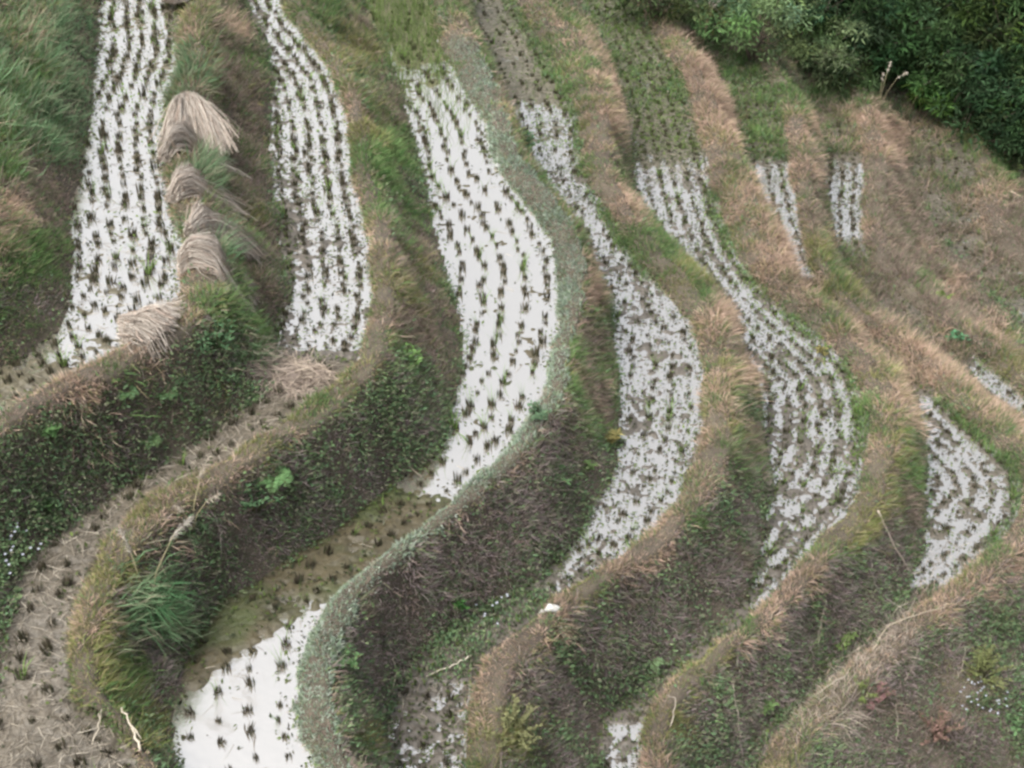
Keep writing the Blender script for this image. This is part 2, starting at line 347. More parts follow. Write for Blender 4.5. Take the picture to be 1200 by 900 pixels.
def mud_col(f, px, py, x, y):
    base = np.tile(np.array([[.105, .095, .08]]), (len(px), 1))
    if f in (1,): base[:] = (.11, .10, .065)
    if f == 2: base = np.where((py > 425)[:, None], np.array([[.10, .088, .066]]), base)
    if f == 3:
        base[:] = (.072, .062, .034)
        g = sst(.45, .65, fbm(x, y, 1.6, 40))[:, None]
        base = base*(1-g*.6)+np.array([[.045, .072, .02]])*g*.6
        base = np.where((py < 120)[:, None], np.array([[.10, .10, .05]]), base)
    if f in (4, 5): base = np.where((py < 200)[:, None], np.array([[.115, .11, .08]]), base)
    if f in (6, 7, 8): base[:] = (.095, .086, .068)
    return base

# ------------------------------------------------------------------ ground, banks and paddies
SPC2 = (.235, .20)
SPC = {1: (.19, .19), 2: (.20, .17), 3: (.275, .215), 4: (.25, .20), 5: (.23, .18), 6: (.25, .22), 7: (.24, .2), 8: (.26, .22)}
def rowmod(f, x, y):      # mud and weeds gather along the rows of stubble
    amp = {1: .03, 2: .10, 5: .20, 6: .20, 7: .2}.get(f, 0)
    return amp*np.cos((-look(SD[(f-1)*3+1], x, y)-.16)/SPC[f][0]*2*np.pi)
TS = .05
tx = np.arange(X0+.2, X1-.2, TS); ty = np.arange(Y0+.2, Y1-.2, TS)
TXg, TYg = np.meshgrid(tx, ty, indexing='ij'); fx, fy = TXg.ravel(), TYg.ravel()
K, T, Z, ZW, H, TYP, DA, DB = terrain(fx, fy)
PX, PY, DEP = proj(np.stack([fx, fy, Z], 1))
vis = (PX > -260) & (PX < 1460) & (PY > -260) & (PY < 1160)
PF = np.where(TYP == 'P', (K-1)//3+1, 0)        # paddy number
bedz = Z.copy(); mcol = np.tile(np.array([[.1, .09, .07]]), (len(Z), 1))
for f in range(1, 9):
    m = (PF == f) & vis
    bedz[m] = Z[m]
Z2 = bedz
nx, ny = len(tx), len(ty)
I, J = np.meshgrid(np.arange(nx-1), np.arange(ny-1), indexing='ij')
Q = np.stack([I*ny+J, (I+1)*ny+J, (I+1)*ny+J+1, I*ny+J+1], -1).reshape(-1, 4)
qv = vis[Q].any(1); Q = Q[qv]
reg = K[Q].min(1); hil = H[Q].mean(1) > .1
ALLV = np.stack([fx, fy, Z2], 1)
def sub(name, mask, mat, col=False):
    q = Q[mask]
    if not len(q): return None
    u, inv = np.unique(q.ravel(), return_inverse=True)
    return mesh_np(name, ALLV[u], [inv.reshape(-1, 4)], mat, mcol[u] if col else None, None, True)
ORD = ['uppermost', 'second', 'third', 'fourth', 'fifth', 'sixth', 'seventh', 'eighth']
def paddy_bed(f, st=.025):
    sda = look(SD[(f-1)*3], fx, fy); sdb = look(SD[(f-1)*3+1], fx, fy)
    mm = (sda > -.14) & (sdb < .14) & vis & (H < .6)
    i0, i1 = fx[mm].min(), fx[mm].max(); j0, j1 = fy[mm].min(), fy[mm].max()
    xs = np.arange(i0, i1, st); ys = np.arange(j0, j1, st)
    XX, YY = np.meshgrid(xs, ys, indexing='ij'); x, y = XX.ravel(), YY.ravel()
    a = look(SD[(f-1)*3], x, y); b = look(SD[(f-1)*3+1], x, y)
    za = look(ZC[(f-1)*3], x, y); zb = look(ZC[(f-1)*3+1], x, y)
    da = np.abs(a); db = np.abs(b); z = za+(zb-za)*da/(da+db+1e-6)
    px, py, dep = proj(np.stack([x, y, z], 1))
    ok = (a > -.10) & (b < .10) & (px > -200) & (px < 1400) & (py > -200) & (py < 1100) & (look(HDG, x, y) < .5)
    cov = paddy_cover(f, px, py); cov = np.where((cov > .02) & (cov < .95), np.clip(cov+rowmod(f, x, y), 0, 1), cov)
    zz = z+mud_height(x, y, cov)*np.maximum(sst(-.06, .08, np.minimum(a, -b)), cov > .9)-sst(-.01, -.08, np.minimum(a, -b))*.05
    q = np.stack([A_ for A_ in [np.add.outer(np.arange(len(xs)-1)*len(ys), np.arange(len(ys)-1)).ravel()+o_ for o_ in (0, len(ys), len(ys)+1, 1)]], -1)
    q = q[ok[q].all(1)]
    u, inv = np.unique(q.ravel(), return_inverse=True)
    o = mesh_np('paddy_mud', np.stack([x, y, zz], 1)[u], [inv.reshape(-1, 4)], M_MUD, mud_col(f, px[u], py[u], x[u], y[u]), None, True)
    tag(o, f'muddy bed of the {ORD[f-1]} paddy from the top', 'mud', kind='structure')
o = sub('hillside', hil, M_SOIL); tag(o, 'scrub-covered hillside at the far end of the terraces', 'hillside', kind='structure')
for r in range(0, NC+1):
    m = (reg == r) & ~hil
    f = (r-1)//3+1 if r else 0
    if r % 3 == 1:
        if f == 8 or True: paddy_bed(f)
    elif r % 3 == 0:
        nm = 'overgrown slope above the uppermost paddy' if r == 0 else f'overgrown steep bank below the {ORD[r//3-1]} paddy'
        tag(sub('terrace_bank_slope', m, M_SOIL), nm, 'terrace bank', kind='structure')
    else:
        tag(sub('earth_bund_path', m, M_SOIL), f'low earth bund along the edge of the {ORD[f-1]} paddy', 'bund', kind='structure')
# far valley floor under everything
tag(mesh_np('ground', [(-400, -400, -14), (400, -400, -14), (400, 400, -14), (-400, 400, -14)], [np.array([[0, 1, 2, 3]])], M_SOIL),
    'valley floor far below the terraces', 'ground', kind='structure')
# water sheets: one level sheet per paddy, cut to its outline plus a hand's width under the banks
for f in range(1, 9):
    zz = ZT[f]; s0 = SD[(f-1)*3]; s1 = SD[(f-1)*3+1]
    sda = look(s0, fx, fy); sdb = look(s1, fx, fy)
    wm = (sda > -.12) & (sdb < .12) & vis & (H < .6)
    if f == 2: wm &= (PY < 450)
    q = Q[wm[Q].all(1)]
    u, inv = np.unique(q.ravel(), return_inverse=True)
    V = ALLV[u].copy(); V[:, 2] = zz
    tag(mesh_np('paddy_water', V, [inv.reshape(-1, 4)], M_WATER if f < 4 else M_WATER_DIM),
        f'still water lying in the {ORD[f-1]} paddy from the top', 'water', kind='structure')

# ------------------------------------------------------------------ what grows where
PAL = {   # name: (length, width, up, downhill, random, [colours])
 'PINK':  (.33, .0075, .50, .38, .85, [(.50, .365, .285), (.44, .315, .245), (.56, .435, .34), (.38, .28, .215), (.36, .30, .18), (.29, .225, .175)]),
 'MAUVE': (.24, .0065, .75, .10, 1.0, [(.28, .205, .175), (.33, .25, .215), (.22, .17, .145), (.20, .20, .13), (.38, .295, .25), (.165, .18, .105), (.25, .20, .17), (.17, .19, .115)]),
 'YGREEN':(.25, .0080, .75, .22, .75, [(.21, .245, .08), (.28, .28, .11), (.16, .21, .07), (.33, .29, .16), (.25, .215, .13)]),
 'GREEN': (.22, .0090, .85, .15, .75, [(.115, .215, .075), (.145, .25, .085), (.095, .175, .07), (.18, .25, .10), (.17, .175, .10)]),
 'LUSH':  (.40, .0115, .95, .20, .75, [(.15, .245, .13), (.18, .29, .155), (.115, .195, .10), (.23, .285, .17), (.27, .25, .18)]),
 'MOSS':  (.085, .0170, .60, .05, .95, [(.245, .31, .24), (.29, .345, .275), (.20, .27, .19), (.34, .38, .325), (.225, .28, .18)]),
 'SCRUB': (.12, .0085, .65, .05, 1.0, [(.26, .215, .215), (.31, .255, .25), (.20, .17, .17), (.15, .19, .11), (.36, .295, .275), (.13, .175, .10), (.27, .21, .19)]),
 'HERB':  (.046, .022, .6, .10, .85, [(.12, .185, .09), (.135, .205, .09), (.105, .165, .085), (.15, .19, .10), (.115, .19, .10), (.18, .18, .125)]),
 'STRAW': (.24, .0070, .25, .30, .85, [(.44, .38, .32), (.37, .32, .265), (.50, .44, .37)]),
}
TN = list(PAL)
BL = []
def B(t, *pts, a=2.0):
    for p in pts: BL.append((p[0], p[1], p[2], TN.index(t), p[3] if len(p) > 3 else a))
B('LUSH', (40,105,60), (75,150,45), (60,40,45), (70,120,40), (215,75,24), (205,112,22), (232,207,14,3), (250,292,18), (180,720,36), (280,415,34), (215,255,14), (185,700,28))
B('GREEN', (15,60,40), (50,300,30), (5,200,22), (455,190,34), (370,15,30), (545,65,26), (675,100,24), (655,55,26), (690,215,18), (735,285,24), (875,335,20), (925,385,24), (1005,485,28), (920,110,24,3), (1150,520,24), (150,800,36), (450,215,30), (685,520,24), (930,640,20), (1070,560,14), (1120,500,22))
B('PINK', (30,35,20), (8,250,32), (5,300,24), (425,228,20), (690,320,22), (685,350,18), (690,50,20), (712,95,18), (715,140,18), (724,225,18), (842,372,20), (835,570,18), (760,650,26), (590,790,22), (820,100,26,2.6), (848,150,28,3), (878,225,24,3), (915,300,26,3), (945,340,22), (1015,395,28), (1045,480,22), (950,672,24), (885,735,26), (930,150,20,3), (938,200,18,3), (1030,150,22), (1065,160,22), (1160,230,22), (1158,285,22), (1080,420,36), (1150,385,24), (1192,500,22), (1180,655,26), (1140,690,24), (1100,715,20), (160,415,26,1.4), (100,450,22,1.4), (40,480,20,1.2), (330,500,22,1.2), (640,740,22,1.4), (265,40,20,1), (800,80,20), (1135,455,18), (860,440,16), (530,595,16), (600,545,14),(1110,160,20),(1010,140,18))
B('MAUVE', (92,45,26), (60,230,50,1.5), (85,300,36), (90,215,26), (262,70,40), (282,150,44,2.4), (292,222,34), (300,300,36,1.4), (305,370,34), (440,30,26), (465,120,30), (490,300,40,1.6), (500,390,34,2.4), (515,465,28,2.4), (455,365,24), (695,400,24,2.4), (705,465,26), (735,155,22,2.2), (862,395,20), (872,520,26,2.4), (835,655,40,1.2), (960,200,22,2.4), (965,255,24), (1050,205,34,3), (1062,270,42,3), (1040,330,34,2.4), (1180,265,30,3), (1140,310,28,2), (1110,370,34,2), (1062,600,30,2.4), (1100,860,36,2), (1025,830,28,2), (480,250,26), (1190,320,24), (200,480,50,.8), (230,560,40,.7))
B('YGREEN', (285,262,22), (432,150,24), (420,60,26), (470,330,32), (105,775,44,2.4), (135,650,30), (190,845,22), (665,440,14), (640,255,16), (800,318,24), (600,860,36,3), (1010,602,26,3.2), (1040,545,18), (775,862,30,2.4), (1168,440,26), (1150,790,36,3), (430,865,26), (850,500,14), (700,690,20), (960,290,20), (300,545,24,1.2), (430,440,20,1.4), (815,795,22), (980,630,20), (1130,165,20), (640,750,16), (20,495,16,1.5), (180,600,24,1.6),(1045,420,22),(990,340,26,1.4))
B('MOSS', (560,110,20), (580,150,20), (600,200,22), (625,225,22), (665,300,20), (665,360,20), (655,420,18), (635,475,16), (590,530,18), (540,580,18), (480,635,20), (430,675,22), (385,720,26), (368,770,26), (365,820,26), (375,870,26), (395,920,30), (520,20,12,1), a=7)
B('SCRUB', (560,640,55,2.6), (480,690,55,2.2), (620,600,38,2.2), (750,730,60,2.2), (830,670,50,1.6), (680,790,50,2), (1000,670,40,2), (960,740,50,1.4), (860,830,55,1.6), (1100,780,50,1), (30,345,50,1), (150,500,50,1), (400,540,50,1.2), (290,610,44,1.2), (430,770,40,2), (190,775,30,1.6), (640,815,30,2))
B('HERB', (250,405,44,2), (30,575,50,1.6), (60,605,44,2), (100,510,40), (470,225,24,1.5), (480,430,18), (440,485,44,1.6), (330,565,44,1.8), (640,640,28,2.4), (620,700,34,2.4), (555,735,40,2.4), (400,790,24,1.6), (650,570,22), (880,100,24,1.5), (720,795,30), (1180,850,36,2.2), (1150,715,32,1.4), (960,735,30,1.4), (840,835,40,1.4), (500,770,40), (870,480,14), (1100,700,10), (660,655,22), (150,545,40,1.2), (490,520,24,1.2), (420,830,22))
B('STRAW', (985,818,24,2), (945,845,22,2), (1050,745,20,2), (1015,785,20,2), (590,760,18,1.6), (480,800,24,1.4))
B('GREEN', (30,110,50,2), (100,160,20,2), (35,300,30,2), (330,60,18,1.6), (440,180,26,2), (470,60,24,1.6), (520,80,14,2), (470,250,24,1.5), (265,350,20,2), (290,390,26,2), (735,200,10,1), (1090,330,20,2), (1130,395,22,2), (1000,310,18,2), (960,110,20,2), (1170,200,16,2), (300,640,24,2), (1005,112,22,3), (1130,172,24,2.4), (975,330,18,2), (1165,455,16,2), (1185,540,20,2.4), (770,300,26,2.6), (690,240,20,2), (820,345,16,2), (655,120,14,2.4), (640,80,14,2.4), (1080,170,14,2), (860,560,14,2), (845,470,16,2), (815,610,14,2), (990,650,14,2), (1170,640,14,2))
B('HERB', (60,540,60,2.4), (150,520,50,2), (20,600,50,2.4), (240,440,40,2.4), (330,560,60,2), (430,500,50,2.2), (250,630,40,1.6), (470,470,30,2), (640,600,26,1.8), (740,760,40,1.2), (900,790,40,1.6), (1180,780,40,2))
B('MAUVE', (1050,225,40,5), (1066,295,40,5), (1182,290,34,6), (1120,372,36,4), (1050,345,30,3), (965,225,18,3), (735,165,20,2))
B('PINK', (1032,165,16,5), (1028,215,12,4), (1150,262,14,4), (1115,340,18,3), (1020,270,12,3))
B('MOSS', (672,330,24), (668,392,22), (650,448,22), (615,505,22), (567,556,22), (512,606,24), (458,654,24), (410,698,24), (376,745,26), (362,795,26), (366,845,26), (545,60,16), (560,90,18), (593,175,18), (645,250,22), (612,212,20), a=9)
B('YGREEN', (105,730,30), (95,775,34), (105,815,30), (130,840,26), (125,660,22), (160,600,16), (230,570,16), (690,690,12), (950,680,10), (840,770,14), (770,850,22), (1020,600,20), a=5)
B('GREEN', (85,790,20), (120,830,20), (150,850,20), (700,682,10), (880,735,10), (1165,650,12), (850,520,10), (1010,560,12), a=4)
B('PINK', (1150,255,18,2.4), (1080,300,16,1.6), (1120,330,16,1.6), (960,405,18,1.6), (905,270,20,2), (1040,180,16,2.4), (1045,240,14,2), (1145,285,14,2), (735,255,14,2), (1060,445,20,2.4), (1170,480,16,2.4))
BL = np.array(BL)

def edge_strip(x, y, k, typ, px, py):
    f = np.where(typ == 'P', (k-1)//3+1, 0); db = -np.where(f == 5, look(SD[13], x, y), np.where(f == 4, look(SD[10], x, y), look(SD[16], x, y)))
    wob = .7+.9*fbm(x, y, 2.2, 71, 2)
    m = (f == 5) & (db < .15*wob) & (py > 225) & (py < 540) & (fbm(x, y, 3, 74, 2) > .40)
    m |= (f == 4) & (db < .10*wob) & (py < 330)
    m |= (f == 4) & (db < .22*wob) & (py < 100)
    m |= (f == 6) & (py < 190) & (fbm(x, y, 3, 72, 2) > .42)
    m |= (f == 5) & (py < 140) & (fbm(x, y, 3, 73, 2) > .52)
    m |= (f == 6) & (db < .12*wob) & (py > 470) & (py < 640)
    return m
def species(x, y, z, k, t, typ):
    px, py, dep = proj(np.stack([x, y, z], 1))
    n = len(x); W = np.zeros((n, len(TN)))
    ix = {q: i for i, q in enumerate(TN)}
    lower = sst(0, 60, py-(430+.25*np.abs(px-520)))      # banks that face the valley
    bund = typ == 'B'
    W[:, ix['YGREEN']] = np.where(bund, .6, .26-.2*lower); W[:, ix['PINK']] = np.where(bund, .5+.55*sst(380, 440, py), .12*(1-lower))
    W[:, ix['GREEN']] = np.where(bund, .42, .42-.30*lower); W[:, ix['MAUVE']] = np.where(bund, .2, .60-.46*lower)
    W[:, ix['SCRUB']] = np.where(bund, .12, .30+.75*lower); W[:, ix['HERB']] = np.where(bund, .12, .2+.40*lower)
    top = np.where(typ == 'W', sst(.07, .0, t), 0)
    W[:, ix['PINK']] += top*.35; W[:, ix['YGREEN']] += top*.3
    foot = np.where(typ == 'W', sst(.8, 1, t), 0)
    W[:, ix['HERB']] += foot*.7; W[:, ix['GREEN']] += foot*.5
    # keep bund-only kinds on the bund
    for b in BL:
        g = b[4]*np.exp(-(((px-b[0])**2+(py-b[1])**2*1.3)/(b[2]**2)))
        if int(b[3]) == ix['MOSS']: g = g*bund
        if int(b[3]) in (ix['SCRUB'], ix['HERB']): g = g*~bund
        if int(b[3]) in (ix['PINK'], ix['YGREEN'], ix['GREEN']): g = g*(1-.8*lower*(typ == 'W')*sst(.05, .2, t)*(k < 18)*(py < 770))
        W[:, int(b[3])] += g
    for i in range(len(TN)):
        W[:, i] *= np.exp(4.0*(fbm(x, y, 2.6, 60+7*i, 4)-.5))
    strip = edge_strip(x, y, k, typ, px, py)
    W[:, ix['GREEN']] += strip*5; W[:, ix['HERB']] += strip*2
    ms = np.zeros(n)
    for b in BL:
        if int(b[3]) == ix['MOSS']: ms = np.maximum(ms, np.exp(-(((px-b[0])**2+(py-b[1])**2*1.3)/(b[2]*1.25)**2)))
    ms = ms*(bund | (t < .09))
    for nm_ in ('PINK', 'YGREEN', 'MAUVE', 'LUSH', 'HERB', 'SCRUB'): W[:, ix[nm_]] *= 1-.88*ms
    W = W**1.55; W /= W.sum(1, keepdims=True)
    c = W.cumsum(1); r = rng.random(n)[:, None]
    sp = (r > c).sum(1).clip(0, len(TN)-1)
    sp = np.where((sp == ix['HERB']) & (rng.random(n) < .52), ix['SCRUB'], sp)
    return sp, px, py, dep

def cand(n):
    x = rng.uniform(X0+.5, X1-.5, n); y = rng.uniform(Y0+.5, Y1-.5, n)
    k, t, z, zw, h, typ, da, db = terrain(x, y)
    P = np.stack([x, y, z], 1); px, py, dep = proj(P)
    keep = (px > -130) & (px < 1330) & (py > -130) & (py < 1020)
    return [a[keep] for a in (x, y, k, t, z, zw, h, typ, da, db, px, py, dep)]
def normal(x, y, e=.12):
    z0 = terrain(x, y)[2]; zx = terrain(x+e, y)[2]; zy = terrain(x, y+e)[2]
    g = np.stack([(zx-z0)/e, (zy-z0)/e], 1); gl = np.linalg.norm(g, axis=1)
    g *= np.minimum(1, 2.2/(gl+1e-6))[:, None]
    return nrm(np.c_[-g, np.ones(len(x))]), np.c_[-g, np.zeros(len(x))], np.linalg.norm(g, axis=1)

G = {'dry_grass': Geo(), 'green_grass': Geo(), 'scrub_undergrowth': Geo(), 'herb_leaves': Geo()}
WHERE = {'PINK': 'dry_grass', 'MAUVE': 'dry_grass', 'STRAW': 'dry_grass', 'YGREEN': 'green_grass', 'GREEN': 'green_grass', 'LUSH': 'green_grass', 'MOSS': 'green_grass', 'SCRUB': 'scrub_undergrowth', 'HERB': 'herb_leaves'}
DENS = {'PINK': 1, 'MAUVE': 1.15, 'YGREEN': 1, 'GREEN': 1, 'LUSH': .75, 'MOSS': 1.3, 'SCRUB': 1.1, 'HERB': 1.15, 'STRAW': .9}
NBL = 1850000; NCL = 2600; CLB = 70
Zg = Z2.reshape(nx, ny)
gzx, gzy = np.gradient(Zg, TS)
gl = np.hypot(gzx, gzy); gs = np.minimum(1, 2.4/(gl+1e-6)); gzx = (gzx*gs).ravel(); gzy = (gzy*gs).ravel(); SLO = np.hypot(gzx, gzy)
def zgrid(x, y):
    u = np.clip((x-tx[0])/TS, 0, nx-1.001); v = np.clip((y-ty[0])/TS, 0, ny-1.001); i = u.astype(int); j = v.astype(int); a = u-i; b = v-j
    return Zg[i, j]*(1-a)*(1-b)+Zg[i+1, j]*a*(1-b)+Zg[i, j+1]*(1-a)*b+Zg[i+1, j+1]*a*b
def grow():
    tot = 0
    fr = (PX > -230) & (PX < 1450) & (PY > -150) & (PY < 1060) & (H < 2.2)
    og = (PF == 6) & (PY > 328) & (PY < 455)      # paddies that are wholly overgrown carry the bank's plants too
    og |= (PF == 6) & (PY > 690)
    og |= (PF == 8) & (fbm(fx, fy, 2.2, 77, 3) > .41)
    og |= (PF == 7) & (((PY > 282) & (PX < 1135)) | (PY < 180) | (PY > 515))
    og |= (PF == 8) & ((PY > 300) & (PX < 1180) | (PY < 165))
    og |= edge_strip(fx, fy, K, TYP, PX, PY)
    og |= (PF == 4) & (PY > 695) & (PY < 800)
    og |= (PF == 5) & (PY > 730) & (PY < 845)
    fr &= (PF == 0) | og
    cellw = np.where(fr, np.minimum(1.3, (17/DEP)**1.25)*np.sqrt(1+SLO**2), 0)
    cw = np.cumsum(cellw); ids = np.searchsorted(cw, rng.random(NBL)*cw[-1]).clip(0, len(cw)-1)
    x = fx[ids]+rng.uniform(-TS/2, TS/2, NBL); y = fy[ids]+rng.uniform(-TS/2, TS/2, NBL)
    sp = species(x, y, zgrid(x, y), K[ids], T[ids], TYP[ids])[0]
    # direction drifts from place to place, lengths come in patches, and some spots are nearly bare
    lean = np.c_[fbm(x, y, 2.4, 81, 2)-.5, fbm(x, y, 2.4, 83, 2)-.5, np.zeros(NBL)]*2.2
    lf = .45+1.1*sst(.25, .75, fbm(x, y, 3.0, 85, 3))
    # tussocks
    cid = np.searchsorted(cw, rng.random(NCL)*cw[-1]).clip(0, len(cw)-1)
    csp = species(fx[cid], fy[cid], zgrid(fx[cid], fy[cid]), K[cid], T[cid], TYP[cid])[0]
    csp = np.where(np.isin(csp, [TN.index('SCRUB'), TN.index('MOSS')]), TN.index('MAUVE'), csp)
    rad = np.repeat(rng.uniform(.03, .11, NCL), CLB)
    ox = rng.normal(size=NCL*CLB)*rad; oy = rng.normal(size=NCL*CLB)*rad
    x2 = np.repeat(fx[cid], CLB)+ox; y2 = np.repeat(fy[cid], CLB)+oy
    cl_lean = np.repeat(rng.normal(size=(NCL, 3))*np.array([[.5, .5, 0]]), CLB, 0)
    lean2 = cl_lean+np.c_[ox/rad, oy/rad, np.zeros(len(ox))]*.45
    lf2 = np.repeat(rng.uniform(.7, 1.9, NCL), CLB)
    i2 = (np.round((x2-tx[0])/TS).astype(int).clip(0, nx-1)*ny+np.round((y2-ty[0])/TS).astype(int).clip(0, ny-1))
    k2 = (PF[i2] == 0) | og[i2]
    x = np.r_[x, x2[k2]]; y = np.r_[y, y2[k2]]; ids = np.r_[ids, i2[k2]]; sp = np.r_[sp, np.repeat(csp, CLB)[k2]]
    lean = np.vstack([lean, lean2[k2]]); lf = np.r_[lf, lf2[k2]]; ctint = np.r_[np.ones(NBL), np.repeat(rng.normal(1, .18, NCL), CLB)[k2]]
    z = zgrid(x, y); k = K[ids]; t = T[ids]; typ = TYP[ids]
    down = np.c_[-gzx[ids], -gzy[ids], np.zeros(len(x))]; nor = nrm(np.c_[-gzx[ids], -gzy[ids], np.ones(len(x))])
    px, py, dep = proj(np.stack([x, y, z], 1))
    lf = np.where(sp == TN.index('MOSS'), np.maximum(lf, .9), lf)
    lf = np.where((typ == 'P') & (PF[ids] < 6), lf*.6, lf)
    lf = np.where(k == 0, lf*(.4+.6*sst(.05, .5, DB[ids])), lf)
    lf *= np.where(typ == 'W', 1-.5*sst(.6, 1, t), 1)*np.where(typ == 'B', .56, 1)
    lod = np.maximum(1, dep/17)**.8
    pat = fbm(x, y, .8, 91)[:, None]; fine = rng.normal(1, .13, (len(x), 1))*ctint[:, None]
    for i, nme in enumerate(TN):
        m = (sp == i) & (rng.random(len(x)) < DENS[nme]*.75)
        n = int(m.sum())
        if not n: continue
        L, Wd, up, dn, rd, cols = PAL[nme]
        cc = np.array(cols)[rng.integers(0, len(cols), n)]*fine[m]*(.7+.6*pat[m])
        cc = np.clip(cc, .01, .8)
        root = np.stack([x[m], y[m], z[m]-.015], 1)
        d = nrm(nor[m]*up*.7+np.array([[0, 0, up*.5]])+down[m]*dn*.35+lean[m]*.6+rng.normal(size=(n, 3))*rd*.55)
        d[:, 2] = np.maximum(d[:, 2], -.2)
        Ln = L*rng.uniform(.5, 1.35, n)*(lf[m] if nme != 'HERB' else rng.uniform(.6, 1.5, n))
        if nme in ('GREEN', 'LUSH'): Ln *= .66
        if nme in ('PINK', 'MAUVE', 'YGREEN'):      # the far right-hand slopes are long and uncut, the near lips trodden short
            far = np.clip(sst(700, 860, px[m])*sst(560, 440, py[m])+sst(260, 120, py[m])*.6, 0, 1)
            Ln *= .44+.22*far
        if nme == 'HERB':
            hh = rng.uniform(0, .12, n)
            rt = root+nor[m]*hh[:, None]
            d = nrm(d*np.array([[1, 1, .5]])+nor[m]*.2)
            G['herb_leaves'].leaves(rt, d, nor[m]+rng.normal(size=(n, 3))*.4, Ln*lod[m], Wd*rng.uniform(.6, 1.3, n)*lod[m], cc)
        else:
            bend = down[m]*dn*.5+np.array([[0, 0, -.55*dn]])+rng.normal(size=(n, 3))*.3
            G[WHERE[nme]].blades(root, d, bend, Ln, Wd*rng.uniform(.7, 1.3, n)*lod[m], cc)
        tot += n
    return tot
print('blades', grow())
G['dry_grass'].build('dry_grass', M_GRASS); G['green_grass'].build('green_grass', M_GRASS)
G['scrub_undergrowth'].build('scrub_undergrowth', M_GRASS); G['herb_leaves'].build('herb_leaves', M_LEAF)
for n_, l_ in (('dry_grass', 'dry tan and mauve grass covering the terrace banks'), ('green_grass', 'green and yellowish grass along bunds and banks'),
               ('scrub_undergrowth', 'dark twiggy undergrowth on the steep bank faces'), ('herb_leaves', 'low broad-leaved weeds on the shady bank faces')):
    tag(bpy.data.objects[n_], l_, 'grass' if 'grass' in n_ else 'undergrowth', kind='stuff')

# ------------------------------------------------------------------ weeds and straw in the paddies
wd = Geo(); st = Geo()
x, y, k, t, z, zw, h, typ, da, db, px, py, dep = cand(1150000)
f = np.where(typ == 'P', (k-1)//3+1, 0)
cov = np.zeros(len(x))
for q in range(1, 9):
    m = f == q; cc = paddy_cover(q, px[m], py[m]); cov[m] = np.where((cc > .02) & (cc < .95), np.clip(cc+rowmod(q, x[m], y[m]), 0, 1), cc)
zb = zw+mud_height(x, y, cov)
pw = np.zeros(len(x)); bright = fbm(x, y, 1.3, 70)
pw = np.where(f == 1, .09+.1*(py < 130), pw)
pw = np.where((f == 2) & (py < 440), .30, pw)
pw = np.where((f == 3), .01+.10*(py < 75), pw)
pw = np.where((f == 3) & (cov > .9) & (py > 500), .06+.5*sst(.5, .62, bright), pw)
pw = np.where((f == 4), .26+.3*(py > 650), pw); pw = np.where((f == 4) & (py < 120), .12, pw)
pw = np.where((f == 5), .30+.25*sst(.45, .6, bright)+.3*(py < 190), pw)
pw = np.where((f == 6), .30+.4*(py < 185), pw); pw = np.where((f == 7) | (f == 8), .3, pw)
near_edge = np.exp(-np.minimum(da, db)/.10)
pw = np.where(f > 0, pw+near_edge*.35, 0)
right_edge = np.where((f == 5) & (py > 230) & (py < 560), np.exp(-db/.25)*.9, 0)
pw = pw+right_edge+np.where((f == 4) & (py < 250), np.exp(-db/.3)*.6, 0)
pw = np.where((f == 5) | (f == 6) | (f == 2), pw*(.35+1.3*cov), pw)
m = (rng.random(len(x)) < pw) & (h < .5)
n = int(m.sum())
wc = np.array([(.055, .075, .03), (.04, .05, .028), (.08, .11, .035), (.06, .055, .04), (.10, .14, .04)])[rng.integers(0, 5, n)]
wc = np.where(((right_edge[m] > .2) | (py[m] < 180))[:, None] & (rng.random((n, 1)) < .5), np.array([[.11, .17, .045]]), wc)
rt = np.stack([x[m], y[m], np.maximum(zb[m], zw[m])+rng.uniform(0, .03, n)], 1)
wd.leaves(rt, nrm(np.c_[rng.normal(size=(n, 2)), rng.uniform(.05, .8, n)]), np.tile([[0, 0, 1.0]], (n, 1))+rng.normal(size=(n, 3))*.3, rng.uniform(.025, .07, n), rng.uniform(.014, .034, n), wc*rng.normal(1, .2, (n, 1)).clip(.4, 2))
# green ratoon rice at the far end of the third paddy, pale tufts elsewhere
rowp = (.5+.5*np.cos(db/.30*6.283))**3
m = (f == 3) & (py < 175) & (rng.random(len(x)) < .55*lin(120, 40, py)+.45*rowp*lin(175, 90, py))
n = int(m.sum())
wd.blades(np.stack([x[m], y[m], zw[m]], 1), nrm(np.c_[rng.normal(size=(n, 2))*.25, np.ones(n)]), rng.normal(size=(n, 3))*.3, rng.uniform(.15, .34, n), .009, np.array([[.135, .195, .065]])*rng.normal(1, .2, (n, 1)).clip(.4, 2))
tag(wd.build('paddy_weeds', M_LEAF), 'small weeds and leaves scattered over the paddies', 'weeds', kind='stuff')
ps = np.where((f == 2) & (py > 425), 1.0, 0)+np.where(f == 1, .045+.08*(py > 425), 0)+np.where((f == 2) & (py < 430), .03, 0)+np.where(f == 3, .004, 0)+np.where((f == 4) & (py < 120), .22, 0)+np.where((f == 5) & (py < 215) & (py > 130), .3, 0)+np.where((f == 4) & (py > 700), .15, 0)+np.where(f == 8, .12, 0)+np.where((f == 6) & (py > 640), .2, 0)
m = (rng.random(len(x)) < ps) & (h < .3); n = int(m.sum())
d = nrm(np.c_[rng.normal(size=(n, 2)), rng.uniform(-.02, .22, n)])
scol = np.array([(.30, .265, .21), (.22, .195, .155), (.42, .38, .31), (.15, .13, .105)])[rng.integers(0, 4, n)]
st.blades(np.stack([x[m], y[m], np.maximum(zb[m], zw[m])+.008], 1), d, np.c_[rng.normal(size=(n, 2))*.15, -rng.uniform(0, .2, n)], rng.uniform(.07, .26, n), rng.uniform(.004, .008, n), scol)
